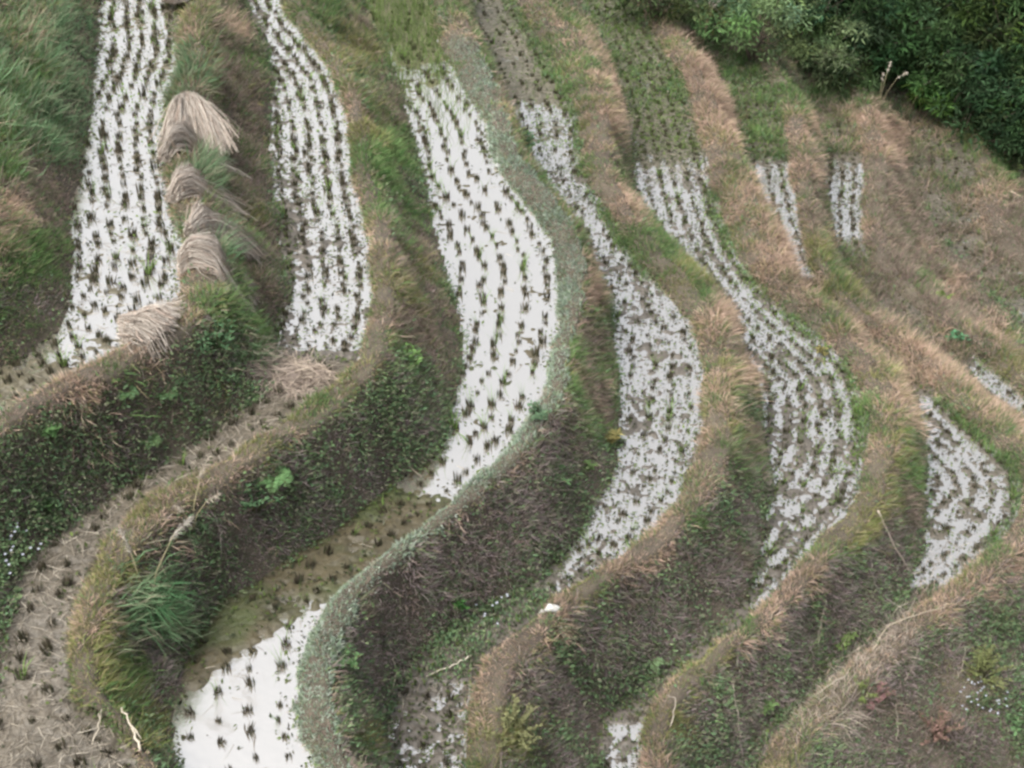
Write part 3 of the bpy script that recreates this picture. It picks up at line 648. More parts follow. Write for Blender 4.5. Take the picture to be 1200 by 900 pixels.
tag(st.build('straw_litter', M_STRAW), 'loose pale straw strewn over the dry paddies', 'straw', kind='stuff')

# ------------------------------------------------------------------ rice stubble
def stub_mesh(i):
    g = Geo(); n = 26
    a = rng.uniform(0, 2*np.pi, n); r = .042*np.sqrt(rng.random(n))
    root = np.c_[r*np.cos(a), r*np.sin(a), np.full(n, -.05)]
    d = nrm(np.c_[np.cos(a)*r*3.5+rng.normal(size=n)*.05, np.sin(a)*r*3.5+rng.normal(size=n)*.05, np.ones(n)])
    c = np.array([(.075, .06, .042), (.05, .042, .032), (.10, .085, .055), (.06, .065, .035)])[rng.integers(0, 4, n)]
    g.blades(root, d, d*0, rng.uniform(.12, .18, n), .0155, c*.92, tip=1.35, taper=1)
    m = [0, 0, 3, 0, 7, 14][i % 6]
    if m:
        a = rng.uniform(0, 2*np.pi, m)
        g.blades(np.c_[.02*np.cos(a), .02*np.sin(a), np.zeros(m)], nrm(np.c_[.35*np.cos(a), .35*np.sin(a), np.ones(m)]), np.c_[.4*np.cos(a), .4*np.sin(a), np.zeros(m)], rng.uniform(.2, .34, m), .009, np.tile([[.15, .26, .06]], (m, 1)))
    return g
STG = [stub_mesh(i) for i in range(6)]
STM = [g.build('stubble_tuft', M_STUB, link=False) for g in STG]
rows = []
for fi in (1, 2, 3, 4, 5, 6, 7, 8, 22):
    wide = fi == 22; fi = 2 if wide else fi
    c = CW[(fi-1)*3+1]; tan = nrm(np.gradient(c[:, :2], axis=0)); no = np.c_[tan[:, 1], -tan[:, 0]]   # inward
    s = np.r_[0, np.cumsum(np.linalg.norm(np.diff(c[:, :2], axis=0), axis=1))]
    rs, al = SPC2 if wide else SPC[fi]
    for j in range(14):
        off = .16+j*rs
        for sgn in (1,):
            ss = np.arange(rng.uniform(0, al), s[-1], al); ss = ss+rng.normal(size=len(ss))*al*.15
            ii = np.clip(np.searchsorted(s, ss), 0, len(c)-1)
            p = c[ii, :2]+no[ii]*(off+rng.normal(size=(len(ii), 1))*rs*.075)
            if fi == 2:
                yy = proj(np.c_[p, np.full(len(p), 1.0)])[1]; p = p[(yy > 428) == wide]
            rows.append(np.c_[p, np.full(len(p), fi)])
rows = np.vstack(rows)
ok = (rows[:, 0] > X0+.5) & (rows[:, 0] < X1-.5) & (rows[:, 1] > Y0+.5) & (rows[:, 1] < Y1-.5)
rows = rows[ok]
k, t, z, zw, h, typ, da, db = terrain(rows[:, 0], rows[:, 1])
fi = rows[:, 2].astype(int)
px, py, dep = proj(np.c_[rows[:, :2], zw])
ok = (typ == 'P') & ((k-1)//3+1 == fi) & (da > .05) & (db > .09) & (h < 0) & (px > -60) & (px < 1260) & (py > -60) & (py < 960)
drop = np.zeros(len(px))
drop += (fi == 3)*(.05+.35*(py < 70)+.15*((py > 570) & (py < 712+np.maximum(0, 362-px)*.72)))+(fi == 1)*.02+(fi == 2)*(.06+.2*((py > 430) & (py < 560)))+(fi == 4)*(.25+.7*((py > 690) & (py < 810)))+(fi == 5)*(.15+.8*((py > 725) & (py < 850)))
drop += (fi == 6)*(.1+.9*(((py > 310) & (py < 455)) | (py > 690)))+(fi == 7)*(.1+.9*(((py > 310) & (px < 1140)) | (py > 500)))+(fi == 8)*(.3)
ok &= rng.random(len(px)) > drop
P = np.c_[rows[ok][:, :2], zw[ok]]; fi = fi[ok]; px, py, dep = px[ok], py[ok], dep[ok]
for q in range(1, 9):
    m = fi == q; P[m, 2] += np.maximum(0, mud_height(P[m, 0], P[m, 1], paddy_cover(q, px[m], py[m])))
# overlapping rows at tight bends: keep tufts apart
keep = np.ones(len(P), bool); cell = {}
for i, p in enumerate(P):
    key = (int(p[0]//.16), int(p[1]//.16)); hit = False
    for a in (-1, 0, 1):
        for b in (-1, 0, 1):
            for q in cell.get((key[0]+a, key[1]+b), ()):
                if (P[q, 0]-p[0])**2+(P[q, 1]-p[1])**2 < .135**2: hit = True
    if hit: keep[i] = False
    else: cell.setdefault(key, []).append(i)
P = P[keep]; fi = fi[keep]; px, py, dep = px[keep], py[keep], dep[keep]
print('stubble', len(P), [int((fi == q).sum()) for q in range(1, 9)])
wts = {1: [4, 3, .9, 4, .8, .2], 2: [4, 3, 1, 4, .9, .5], 3: [3, 3, 2.6, 3, 2.4, 1.3], 4: [3, 3, 1, 3, 1, .6], 5: [3, 3, 1.5, 3, 2, 1], 6: [3, 3, 1, 3, 1, 1], 7: [3, 3, 1, 3, 1, 1], 8: [3, 3, 1, 3, 1, .3]}
var = np.array([rng.choice(6, p=np.array(wts[q])/sum(wts[q])) for q in fi]); rot = rng.uniform(0, 6.28, len(P)); scl = rng.uniform(.5, 1.1, len(P))*np.select([fi == 1, fi == 3, (fi == 2) & (py > 428)], [.92, .92, 1.0], .84)
inf = (px > 4) & (px < 1196) & (py > 4) & (py < 896)
order = np.argsort(np.where(inf, dep, 1e9)); ind = set(order[:300].tolist())
def stub_label(f, px, py):
    if f == 3 and py > 690: return 'dark rice stubble tuft in the open water at the near end of the third paddy', 'rice stubble at the near end of the third paddy'
    if f == 3 and py > 575: return 'dark rice stubble tuft rising from the olive algae at the bend of the third paddy', 'rice stubble in the algae of the third paddy'
    if f == 3: return 'dark rice stubble tuft in the bright water of the long wide third paddy', 'rice stubble in the bright middle of the third paddy'
    if f == 2 and py > 425: return 'dull brown rice stubble tuft on the dry straw-strewn end of the second terrace', 'rice stubble on the dry second terrace'
    if f == 2: return 'dark rice stubble tuft in the wet rows of the narrow second paddy', 'rice stubble in the wet second paddy'
    if f == 1: return 'dark rice stubble tuft in the uppermost paddy beside the straw sheaves', 'rice stubble in the uppermost paddy'
    if f == 4: return 'dark rice stubble tuft among mud specks in the speckled fourth paddy', 'rice stubble in the fourth paddy'
    if f == 5: return 'rice stubble tuft among weeds in the weedy fifth paddy', 'rice stubble in the fifth paddy'
    return 'rice stubble tuft in the small grey-watered sixth paddy by the frame edge', 'rice stubble in the sixth paddy'
rest = Geo()
for i in range(len(P)):
    if i in ind:
        o = bpy.data.objects.new('rice_stubble', STM[var[i]]); COL.objects.link(o)
        o.location = P[i].tolist(); o.rotation_euler = (rng.normal()*.12, rng.normal()*.12, rot[i]); o.scale = (scl[i],)*3
        l, g = stub_label(fi[i], px[i], py[i]); tag(o, l, 'stubble', g)
cs, sn = np.cos(rot), np.sin(rot)
for v in range(6):
    ii = np.array([i for i in range(len(P)) if i not in ind and var[i] == v])
    if not len(ii): continue
    g = STG[v]; V = np.concatenate(g.V); Kc = np.concatenate(g.K); F3 = np.concatenate(g.F3); F4 = np.concatenate(g.F4)
    R = np.stack([np.stack([cs[ii], -sn[ii]], 1), np.stack([sn[ii], cs[ii]], 1)], 1)
    VV = np.concatenate([np.einsum('nij,vj->nvi', R, V[:, :2]), np.broadcast_to(V[None, :, 2:], (len(ii), len(V), 1))], 2)*scl[ii][:, None, None]+P[ii][:, None]
    b = (np.arange(len(ii))*len(V))[:, None, None]
    rest.add(VV.reshape(-1, 3), (F3[None]+b).reshape(-1, 3), (F4[None]+b).reshape(-1, 4), np.tile(Kc, (len(ii), 1)))
tag(rest.build('distant_rice_stubble', M_STUB), 'the many smaller rice stubble tufts in rows further up the paddies', 'stubble', kind='stuff')

# ------------------------------------------------------------------ ground lookup for placed things
def at_px(px, py):
    """where the line of sight through this point of the photo meets the ground"""
    d = FW+(px-600)/FPX*np.array([1., 0, 0])+(450-py)/FPX*UP
    s = np.arange(8, 48, .04); Q_ = CAM[None]+d[None]*s[:, None]
    z = terrain(Q_[:, 0], Q_[:, 1])[2]
    i = np.argmax(Q_[:, 2] < z); p = Q_[i].copy(); p[2] = z[i]
    return p
def gz(x, y): return terrain(np.atleast_1d(np.asarray(x, float)), np.atleast_1d(np.asarray(y, float)))[2]

# ------------------------------------------------------------------ straw sheaves
def sheaf(px0, py0, px1, py1, spread, nst, label, droop=.25, grey=0., dome=1.1, lift=0.):
    p0 = at_px(px0, py0); p1 = at_px(px1, py1); p0[2] += lift; p1[2] += lift*.6
    p1 = p0+(p1-p0)*.9
    ax = p1-p0; Lh = np.linalg.norm(ax[:2]); L = max(.45, min(.88, np.linalg.norm(ax)))
    d = np.array([ax[0]/Lh, ax[1]/Lh]); sd = np.array([-d[1], d[0]])
    o = thing('straw_sheaf', p0, label, 'straw sheaf', 'straw sheaves laid on the uppermost bund')
    g = Geo(); n = nst; S = 7
    u = np.linspace(0, 1, S)
    n = int(nst*1.9); lat = np.clip(rng.normal(size=n)*.55, -1.15, 1.15); hh = np.sqrt(np.maximum(.02, 1-lat**2))*rng.uniform(0, 1.12, n)
    ln = L*rng.uniform(.6, 1.05, n); cl = rng.normal(size=n)*np.where(rng.random(n) < .12, .55, .26); wig = rng.normal(size=(n, S, 2))*.016
    cols = np.array([(.46, .41, .355), (.54, .485, .42), (.36, .315, .27), (.49, .445, .39), (.22, .19, .16), (.42, .335, .275)])[rng.integers(0, 6, n)]*(1-grey*.2)
    pts = np.zeros((n, S, 3))
    for q, uu in enumerate(u):
        wv = (.09+spread*uu**dome); pts[:, q, 0] = p0[0]+d[0]*ln*uu+sd[0]*(lat*wv+cl*uu*.3)
        pts[:, q, 1] = p0[1]+d[1]*ln*uu+sd[1]*(lat*wv+cl*uu*.3)
    pts[..., :2] += wig.cumsum(1)
    base = gz(pts[..., 0].ravel(), pts[..., 1].ravel()).reshape(n, S)
    thick = (.15+.07*np.sin(np.pi*u))[None]*(1-.35*u[None])*hh[:, None]+.05+rng.normal(size=(n, 1))*.012
    # the stalks span dips between head and hanging end rather than follow every bump
    line = p0[2]+(p1[2]-p0[2])*(u**2.2)[None]*(ln/L)[:, None]
    pts[..., 2] = np.maximum(base, line-droop*u[None]**2*.4)+thick
    W = rng.uniform(.0035, .0075, n)
    side = nrm(np.cross(np.diff(pts, axis=1, append=2*pts[:, -1:]-pts[:, -2:-1]), rng.normal(size=(n, 1, 3))))*W[:, None, None]*.5
    V = np.stack([pts-side, pts+side], 2).reshape(-1, 3)-p0
    b = (np.arange(n)*S*2)[:, None, None]; qd = np.array([[2*i, 2*i+1, 2*i+3, 2*i+2] for i in range(S-1)])
    K_ = np.repeat(cols, S*2, 0)*rng.normal(1, .05, (n*S*2, 1))
    g.add(V, None, (b+qd[None]).reshape(-1, 4), K_)
    g.build('straw', M_STRAW, o)
    # inner body of packed straw, its colour darkened as shade in the gaps
    g = Geo(); Lc = 10; A = 9
    uu = np.linspace(.02, .86, Lc); th = np.linspace(0, np.pi, A)
    U, TH = np.meshgrid(uu, th, indexing='ij')
    wv = (.06+spread*.62*U); X = p0[0]+d[0]*L*U+sd[0]*np.cos(TH)*wv; Y = p0[1]+d[1]*L*U+sd[1]*np.cos(TH)*wv
    bz = gz(X.ravel(), Y.ravel()).reshape(U.shape)
    lz = p0[2]+(p1[2]-p0[2])*U**2.2-droop*U**2*.4
    Zz = np.maximum(bz, lz)-.03+.03+np.sin(TH)*(.13*(1-.5*U))*rng.uniform(.85, 1.1, U.shape)
    V = np.stack([X, Y, Zz], -1).reshape(-1, 3)-p0
    i, j = np.meshgrid(np.arange(Lc-1), np.arange(A-1), indexing='ij')
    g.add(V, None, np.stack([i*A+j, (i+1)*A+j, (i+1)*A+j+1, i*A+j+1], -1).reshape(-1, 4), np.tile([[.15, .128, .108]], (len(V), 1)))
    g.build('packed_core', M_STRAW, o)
    # twisted straw band near the head
    g = Geo(); tt = np.linspace(0, np.pi, 9); c0 = p0[:2]+d*L*.13
    w0 = .10+spread*.1
    X = c0[0]+sd[0]*np.cos(tt)*w0; Y = c0[1]+sd[1]*np.cos(tt)*w0
    Zt = np.maximum(gz(X, Y), p0[2])+np.sin(tt)*.21+.01
    g.tube(np.stack([X, Y, Zt], 1)-p0, .020, (.24, .19, .14)); g.build('straw_band', M_STRAW, o)
    return o
sheaf(200, 18, 262, 6, .17, 900, 'straw sheaf at the far end of the uppermost bund, farthest of the sheaves', .2, 0, 1.1, .14)
sheaf(222, 128, 236, 194, .17, 2200, 'big upright straw sheaf heaped highest on the bund, its stalks fanning down', .1, 0, .55)
sheaf(193, 196, 264, 193, .10, 600, 'thin grey straw sheaf lying across the foot of the big heaped sheaf', .25, .6)
sheaf(203, 243, 266, 238, .12, 800, 'straw sheaf between two green grass tufts, bent over the bund', .3, .2)
sheaf(226, 284, 298, 292, .10, 700, 'narrow straw sheaf arching over a green tuft, just above the broadest drooping sheaf', .35, .4)
sheaf(214, 320, 288, 350, .19, 1300, 'broadest straw sheaf with its splayed end drooping over the bank', .5, .3)
sheaf(146, 393, 208, 390, .15, 800, 'flat straw sheaf at the near end of the bund with a splayed right end', .3, .1)

def heap(px, py, r, hgt, nst, label, name='straw_heap'):
    p0 = at_px(px, py); o = thing(name, p0, label, 'straw heap')
    g = Geo(); n = nst
    a = rng.uniform(0, 6.28, n); rr = r*np.sqrt(rng.random(n))
    X = p0[0]+rr*np.cos(a)*1.3; Y = p0[1]+rr*np.sin(a)
    zz = gz(X, Y)+np.maximum(0, hgt*(1-(rr/r)**2))*rng.uniform(.5, 1, n)
    b = rng.normal(.4, .9, n); d = nrm(np.c_[np.cos(b), np.sin(b), rng.normal(-.05, .22, n)])
    c = np.array([(.36, .30, .25), (.46, .39, .31), (.28, .23, .19)])[rng.integers(0, 3, n)]
    g.blades(np.c_[X, Y, zz]-p0-d*.15, d, np.c_[np.zeros((n, 2)), -rng.uniform(0, .5, n)], rng.uniform(.25, .5, n), .009, c)
    g.build('straw', M_STRAW, o)
    g = Geo(); A = 14; R = 5; V = []
    for i in range(R):
        q = i/(R-1)*.9
        for j in range(A):
            th = j/A*6.283; X = p0[0]+r*1.2*q*math.cos(th); Y = p0[1]+r*q*math.sin(th)
            V.append((X-p0[0], Y-p0[1], float(gz(X, Y)[0])-p0[2]+hgt*.75*(1-q*q)-.02*q+rng.normal()*.012))
    i, j = np.meshgrid(np.arange(R-1), np.arange(A), indexing='ij')
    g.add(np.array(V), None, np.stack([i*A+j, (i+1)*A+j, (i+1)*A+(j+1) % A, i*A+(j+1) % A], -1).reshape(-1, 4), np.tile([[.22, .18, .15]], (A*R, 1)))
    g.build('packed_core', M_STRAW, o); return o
heap(333, 446, .36, .17, 700, 'low ragged heap of grey straw at the near end of the wet second paddy')
heap(374, 447, .16, .15, 260, 'small dark rounded clump of old straw beside the ragged straw heap', 'straw_clump')

# ------------------------------------------------------------------ plumed grass, ferns, herbs, flowers, stalks
def pampas(px, py, n, hgt, npl, label, leafcol=(.09, .20, .09), plume=(.40, .37, .32)):
    p0 = at_px(px, py); o = thing('silvergrass', p0, label, 'plumed grass')
    g = Geo(); a = rng.uniform(0, 6.28, n); r = rng.uniform(0, .12, n)
    root = np.c_[r*np.cos(a), r*np.sin(a), np.zeros(n)]
    d = nrm(np.c_[np.cos(a)*.6, np.sin(a)*.6-.1, np.ones(n)]+rng.normal(size=(n, 3))*.28)
    c = np.array(leafcol)[None]*rng.normal(1, .22, (n, 1)).clip(.4, 1.8)
    g.blades(root, d, np.c_[np.cos(a)*1.0, np.sin(a)*1.0, -rng.uniform(.9, 2.6, n)], hgt*rng.uniform(.4, 1.15, n), .0085, c)
    g.build('leaf_blades', M_GRASS, o)
    for q in range(npl):
        s = Geo(); th = rng.uniform(0, 6.28); lean = rng.uniform(.15, .4)
        top = np.array([math.cos(th)*lean+.12, math.sin(th)*lean*.6, hgt*rng.uniform(1.05, 1.35)])
        s.tube([(0, 0, 0), top*np.array([.4, .4, .55]), top], [.006, .005, .003], (.30, .27, .16), 4)
        so = s.build('stem', M_WOOD, o)
        f_ = Geo(); m = 60; u = rng.random(m); pd = nrm(np.array([top[0]*1.6, top[1]*1.6, .4])[None])[0]
        base = top[None]+pd[None]*(u*.26)[:, None]-pd[None]*.04
        dd = nrm(pd[None]*1.2+rng.normal(size=(m, 3))*.5); dd[:, 2] -= .25
        f_.blades(base, nrm(dd), np.tile([[0, 0, -.6]], (m, 1)), rng.uniform(.04, .085, m), .006, np.array(plume)[None]*rng.normal(1, .12, (m, 1)))
        f_.build('plume', M_STRAW, so)
    return o
pampas(176, 722, 300, .62, 3, 'clump of arching green silvergrass with pale plumes on the bank beside the dry terrace')
pampas(822, 62, 90, .8, 4, 'silvergrass with drooping buff plumes in front of the shrubs heading the fifth paddy', (.10, .15, .07), (.38, .34, .29))
pampas(1028, 132, 60, .75, 3, 'silvergrass with three upright pale plumes between the dry bund and dark shrubs', (.10, .14, .07), (.62, .55, .46))
pampas(1062, 140, 60, .7, 2, 'silvergrass with buff plumes to the right of the three upright plumes', (.09, .13, .07), (.46, .40, .34))
pampas(1108, 112, 60, .8, 3, 'silvergrass with dull pink plumes rising among the dark shrubs', (.07, .11, .06), (.34, .28, .26))
pampas(226, 628, 60, .45, 3, 'low silvergrass with pale bent plumes on the dark bank above the algae', (.07, .12, .06), (.42, .37, .30))

def fern(px, py, n, L, label, col=(.10, .24, .09), name='fern'):
    p0 = at_px(px, py); o = thing(name, p0, label, 'fern')
    for q in range(n):
        g = Geo(); th = q/n*6.28+rng.uniform(-.4, .4); hd = np.array([math.cos(th)*.8, math.sin(th)*.8-.35, 0])
        u = np.linspace(0, 1, 12); spine = hd[None]*(u*L)[:, None]+np.array([0, 0, 1.])*(u*L*.75-u**2*L*.6)[:, None]
        g.tube(spine, np.linspace(.006, .002, 12), (.10, .14, .05), 4)
        tg = nrm(np.gradient(spine, axis=0)); sd = nrm(np.cross(tg, [0, 0, 1.]))
        for s_ in (-1, 1):
            w = L*.34*np.sin(np.pi*np.clip(u*.88+.1, 0, 1))
            g.leaves(spine[1:], nrm(sd[1:]*s_+tg[1:]*.45+rng.normal(size=(11, 3))*.15), np.tile([[0, 0, 1.]], (11, 1)), w[1:], w[1:]*.20+.006, np.tile([col], (11, 1))*rng.normal(1, .12, (11, 1)))
        g.build('frond', M_LEAF, o)
    return o
def herb(px, py, n, R, ls, label, col, name='leafy_herb', cat='plant'):
    p0 = at_px(px, py); o = thing(name, p0, label, cat)
    g = Geo(); s = Geo(); ns = max(4, n//14)
    for q in range(ns):
        th = rng.uniform(0, 6.28); rr = R*math.sqrt(rng.random()); top = np.array([rr*math.cos(th), rr*math.sin(th)-.05, R*rng.uniform(.7, 1.3)*(1-.5*(rr/R)**2)])
        s.tube([(top[0]*.2, top[1]*.2, -.02), top*np.array([.6, .6, .6]), top], [.007, .005, .003], (.12, .12, .06), 4)
        m = 14; u = rng.uniform(.35, 1, m); a = rng.uniform(0, 6.28, m)
        root = top[None]*u[:, None]; d = nrm(np.c_[np.cos(a), np.sin(a), rng.uniform(-.2, .6, m)])
        g.leaves(root, d, np.c_[rng.normal(size=(m, 2))*.3, np.ones(m)], ls*rng.uniform(.6, 1.2, m), ls*.5*rng.uniform(.7, 1.1, m), np.array(col)[None]*rng.normal(1, .2, (m, 1)).clip(.4, 1.7))
    s.build('stems', M_WOOD, o); g.build('foliage', M_LEAF, o); return o
fern(322, 562, 10, .26, 'light green fern standing out on the dark bank under the second terrace', (.13, .24, .10))
fern(178, 522, 7, .16, 'small pale fern on the bank below the uppermost bund', (.14, .22, .10))
fern(152, 466, 7, .15, 'small fern high on the shady bank under the brown grass lip', (.12, .21, .10))
fern(196, 461, 7, .15, 'small fern below the flat straw sheaf', (.11, .20, .09))
fern(762, 776, 5, .2, 'pale rosette fern on the dark bank between the fourth and fifth paddies', (.16, .24, .12))
herb(480, 428, 160, .24, .08, 'light green leafy herb on the brown bank left of the bright third paddy', (.12, .21, .07))
herb(616, 176, 240, .30, .07, 'dark green bushy plant on the bund between the third and fourth paddies', (.06, .14, .06))
herb(632, 488, 160, .18, .06, 'round blue-green cushion plant on the mossy bund at the bend', (.09, .15, .085))
herb(1120, 402, 70, .20, .12, 'broad-leaved blue-green plant among dry grass on the right-hand slope', (.08, .20, .10))
herb(1094, 352, 60, .26, .13, 'upright yellow-green leafy plant on the dry right-hand slope', (.16, .24, .06))
herb(650, 560, 100, .18, .07, 'mid green herb at the top of the dark bank below the third paddy', (.08, .15, .065))
herb(688, 552, 90, .16, .07, 'yellowish green herb at the foot of the mauve bank beside the fourth paddy', (.12, .19, .07))
herb(404, 782, 130, .20, .06, 'vivid green leafy herb on the bank right of the mossy bund', (.09, .165, .07))
herb(988, 752, 90, .18, .08, 'yellow-green leafy herb on the bank above the pale straw strip', (.12, .17, .06))
herb(895, 832, 70, .15, .08, 'small bright herb low on the dark bank under the fifth bund', (.10, .16, .06))
herb(958, 415, 40, .14, .07, 'small yellowing weed with an orange leaf in the fifth paddy', (.22, .20, .08), 'paddy_weed')
herb(718, 520, 40, .14, .10, 'yellow wilted plant at the foot of the bank beside the fourth paddy', (.28, .25, .10))
herb(60, 520, 60, .16, .08, 'bright leafy herb on the dark bank under the uppermost bund', (.10, .19, .07))
herb(62, 534+64, 60, .15, .08, 'light green herb near the foot of the leftmost dark bank', (.10, .18, .07))
herb(1195, 845, 120, .28, .09, 'vivid green leafy shoots at the lower right corner', (.09, .16, .07))
herb(535, 415+300, 60, .14, .06, 'small green weed at the foot of the purple-brown bank', (.07, .18, .05))

herb(1150, 792, 420, .42, .05, 'low mossy yellow-green bush on the lower right bank', (.145, .165, .065), 'low_bush', 'bush')
herb(1095, 862, 300, .36, .05, 'dull reddish-brown bush at the bottom of the lower right bank', (.19, .12, .10), 'low_bush', 'bush')
herb(1025, 822, 160, .24, .05, 'small wine-red bush under the pale straw strip', (.17, .095, .095), 'low_bush', 'bush')
herb(1010, 815, 80, .2, .06, 'yellow-green shoots beside the small wine-red bush', (.14, .18, .06))
herb(1165, 735, 260, .32, .055, 'dark green scrubby bush under the pinkish lip at the right', (.08, .12, .06), 'low_bush', 'bush')
herb(600, 862, 380, .36, .05, 'rounded yellowish bush on the grassy mound at the bottom edge', (.17, .175, .085), 'low_bush', 'bush')
herb(255, 408, 300, .30, .06, 'dark bushy weed under the flat straw sheaf', (.08, .15, .075))
herb(300, 598, 260, .30, .06, 'dark green weed low on the bank below the light green fern', (.075, .14, .07))
def flowers(px, py, n, R, label):
    o = herb(px, py, 110, R, .05, label, (.08, .12, .06), 'flowering_herb', 'flowering plant')
    g = Geo(); a = rng.uniform(0, 6.28, n); r = R*1.15*np.sqrt(rng.random(n)); c0 = np.c_[r*np.cos(a), r*np.sin(a)-.06, R*rng.uniform(.7, 1.3, n)]
    for q in range(6):
        th = q/6*6.28+a; g.leaves(c0, nrm(np.c_[np.cos(th), np.sin(th)-.3, np.full(n, .35)]), np.tile([[0, -.4, 1.]], (n, 1)), .017, .011, np.tile([[.40, .42, .48]], (n, 1)))
    g.build('white_blossoms', M_LEAF, o); return o
flowers(1142, 838, 34, .34, 'herb covered with small white blossoms near the lower right corner')
flowers(22, 662, 26, .26, 'patch of small white blossoms at the foot of the bank by the left edge')
flowers(580, 722, 10, .2, 'weed with a few white flecks of blossom in the green gully')

def stalk(pix, lift, rad, label, name='dry_stalk', cat='dry stalk', col=(.32, .28, .225), fork=None):
    P_ = np.array([at_px(a, b) for a, b in pix]); P_[:, 2] += np.array(lift)
    o = thing(name, P_[0], label, cat); n = len(P_); rad *= .72
    s = np.linspace(0, n-1, 4*n); Q_ = np.stack([np.interp(s, np.arange(n), P_[:, i]) for i in range(3)], 1)
    for _ in range(3): Q_[1:-1] = (Q_[:-2]+2*Q_[1:-1]+Q_[2:])/4
    Q_[1:-1] += rng.normal(size=(len(Q_)-2, 3))*.006
    g = Geo(); g.tube(Q_-P_[0], np.linspace(rad, rad*.45, len(Q_)), col, 6); g.build('stem', M_WOOD, o)
    if fork:
        F_ = at_px(*fork); F_[2] += .10; m = Q_[len(Q_)//2]
        g = Geo(); g.tube(np.array([m, (m+F_)/2+np.array([0, 0, .03]), F_])-P_[0], [rad*.7, rad*.5, rad*.3], col, 5); g.build('side_shoot', M_WOOD, o)
    return o
stalk([(165, 882), (158, 862), (146, 842)], [.02, .08, .14], .018, 'thick broken pale stalk leaning at the near end of the dry terrace', fork=(168, 876), col=(.44, .39, .31))
stalk([(108, 880), (120, 855), (124, 848)], [.02, .10, .14], .011, 'thin pale forked stalk left of the thick broken stalk', col=(.38, .34, .27), fork=(118, 845))
stalk([(958, 768), (959, 745), (965, 722)], [.02, .14, .22], .012, 'bare upright grey stick on the dark bank under the fifth bund', fork=(955, 762))
stalk([(1018, 655), (1022, 690), (1040, 708), (1060, 720)], [.10, .08, .06, .05], .016, 'curved bare vine stem hanging down the bank to the sixth paddy', 'vine_stem', 'vine', (.34, .30, .26))
stalk([(1026, 610), (1046, 650), (1066, 680), (1076, 676)], [.16, .12, .08, .08], .018, 'woody branch slanting down the bank edge beside the sixth paddy', 'dry_branch', 'branch', (.36, .30, .25))
stalk([(870, 890), (862, 850), (856, 822)], [.02, .16, .28], .014, 'tall bare grey stalk on the lower bank below the fifth bund', fork=(864, 842), col=(.36, .31, .26))
stalk([(1022, 765), (1040, 740), (1105, 722)], [.06, .16, .12], .011, 'long arched straw-coloured stem over the pale straw strip', col=(.38, .33, .25))
stalk([(990, 800), (970, 812), (948, 826)], [.10, .14, .08], .010, 'short pale stem lying on the matted straw strip', col=(.38, .33, .27))
stalk([(553, 775), (530, 790), (500, 798)], [.08, .10, .05], .013, 'pale branch lying across the green gully below the mossy bund', 'dry_branch', 'branch', (.46, .42, .34))
stalk([(260, 655), (262, 640), (257, 630)], [.02, .10, .16], .012, 'pale broken stem standing on the dark bank above the algae', fork=(266, 634), col=(.48, .42, .36))
stalk([(785, 855), (792, 830), (780, 826)], [.02, .12, .15], .010, 'pale bent stalk on the grassy bund near the bottom edge', col=(.33, .29, .235))
stalk([(460, 815), (466, 795), (462, 788)], [.02, .12, .16], .008, 'thin pale stem standing in the gully weeds', col=(.42, .37, .28))
stalk([(475, 612-60), (482, 558), (494, 566)], [.14, .10, .06], .008, 'straight dry stem slanting over the foot of the bank by the algae', col=(.30, .26, .2))

for i_, (a_, b_) in enumerate([((1120, 800), (1128, 770)), ((1060, 800), (1072, 772)), ((1175, 700), (1168, 672)), ((905, 770), (912, 742)), ((690, 800), (698, 776)), ((1050, 870), (1046, 838))]):
    stalk([a_, ((a_[0]+b_[0])/2+3, (a_[1]+b_[1])/2), b_], [.02, .10, .18], .008, ['thin grey stalk beside the mossy yellow-green bush', 'thin dry stalk right of the wine-red bush', 'dry stalk leaning above the dark scrubby bush at the right', 'thin dry stalk left of the bare upright stick', 'thin dry stalk low on the bank under the white stones', 'thin dry stalk left of the reddish-brown bush'][i_], col=(.30, .26, .21))
def stone(px, py, r, label, col=(.42, .42, .40)):
    p0 = at_px(px, py); g = Geo(); A, R = 12, 7; V = []
    for i in range(R):
        ph = i/(R-1)*np.pi
        for j in range(A):
            th = j/A*6.283; k_ = r*(1+.22*math.sin(3*th+i)+rng.normal()*.07)
            V.append((k_*1.5*math.sin(ph)*math.cos(th), k_*math.sin(ph)*math.sin(th), k_*.7*math.cos(ph)+r*.3))
    i, j = np.meshgrid(np.arange(R-1), np.arange(A), indexing='ij')
    g.add(np.array(V), None, np.stack([i*A+j, i*A+(j+1) % A, (i+1)*A+(j+1) % A, (i+1)*A+j], -1).reshape(-1, 4), np.tile([col], (A*R, 1))*rng.normal(1, .08, (A*R, 1)))
    o = g.build('stone', M_WOOD); o.location = p0.tolist(); o.location.z += r*.35; return tag(o, label, 'stone')
stone(647, 717, .055, 'larger white stone on the grassy lip above the dark fourth bank')
stone(637, 719, .035, 'smaller white stone touching the larger one on the grassy lip', (.38, .38, .36))
stone(584, 197, .042, 'small pale stone at the notch of the bund beside the third paddy', (.27, .28, .26))

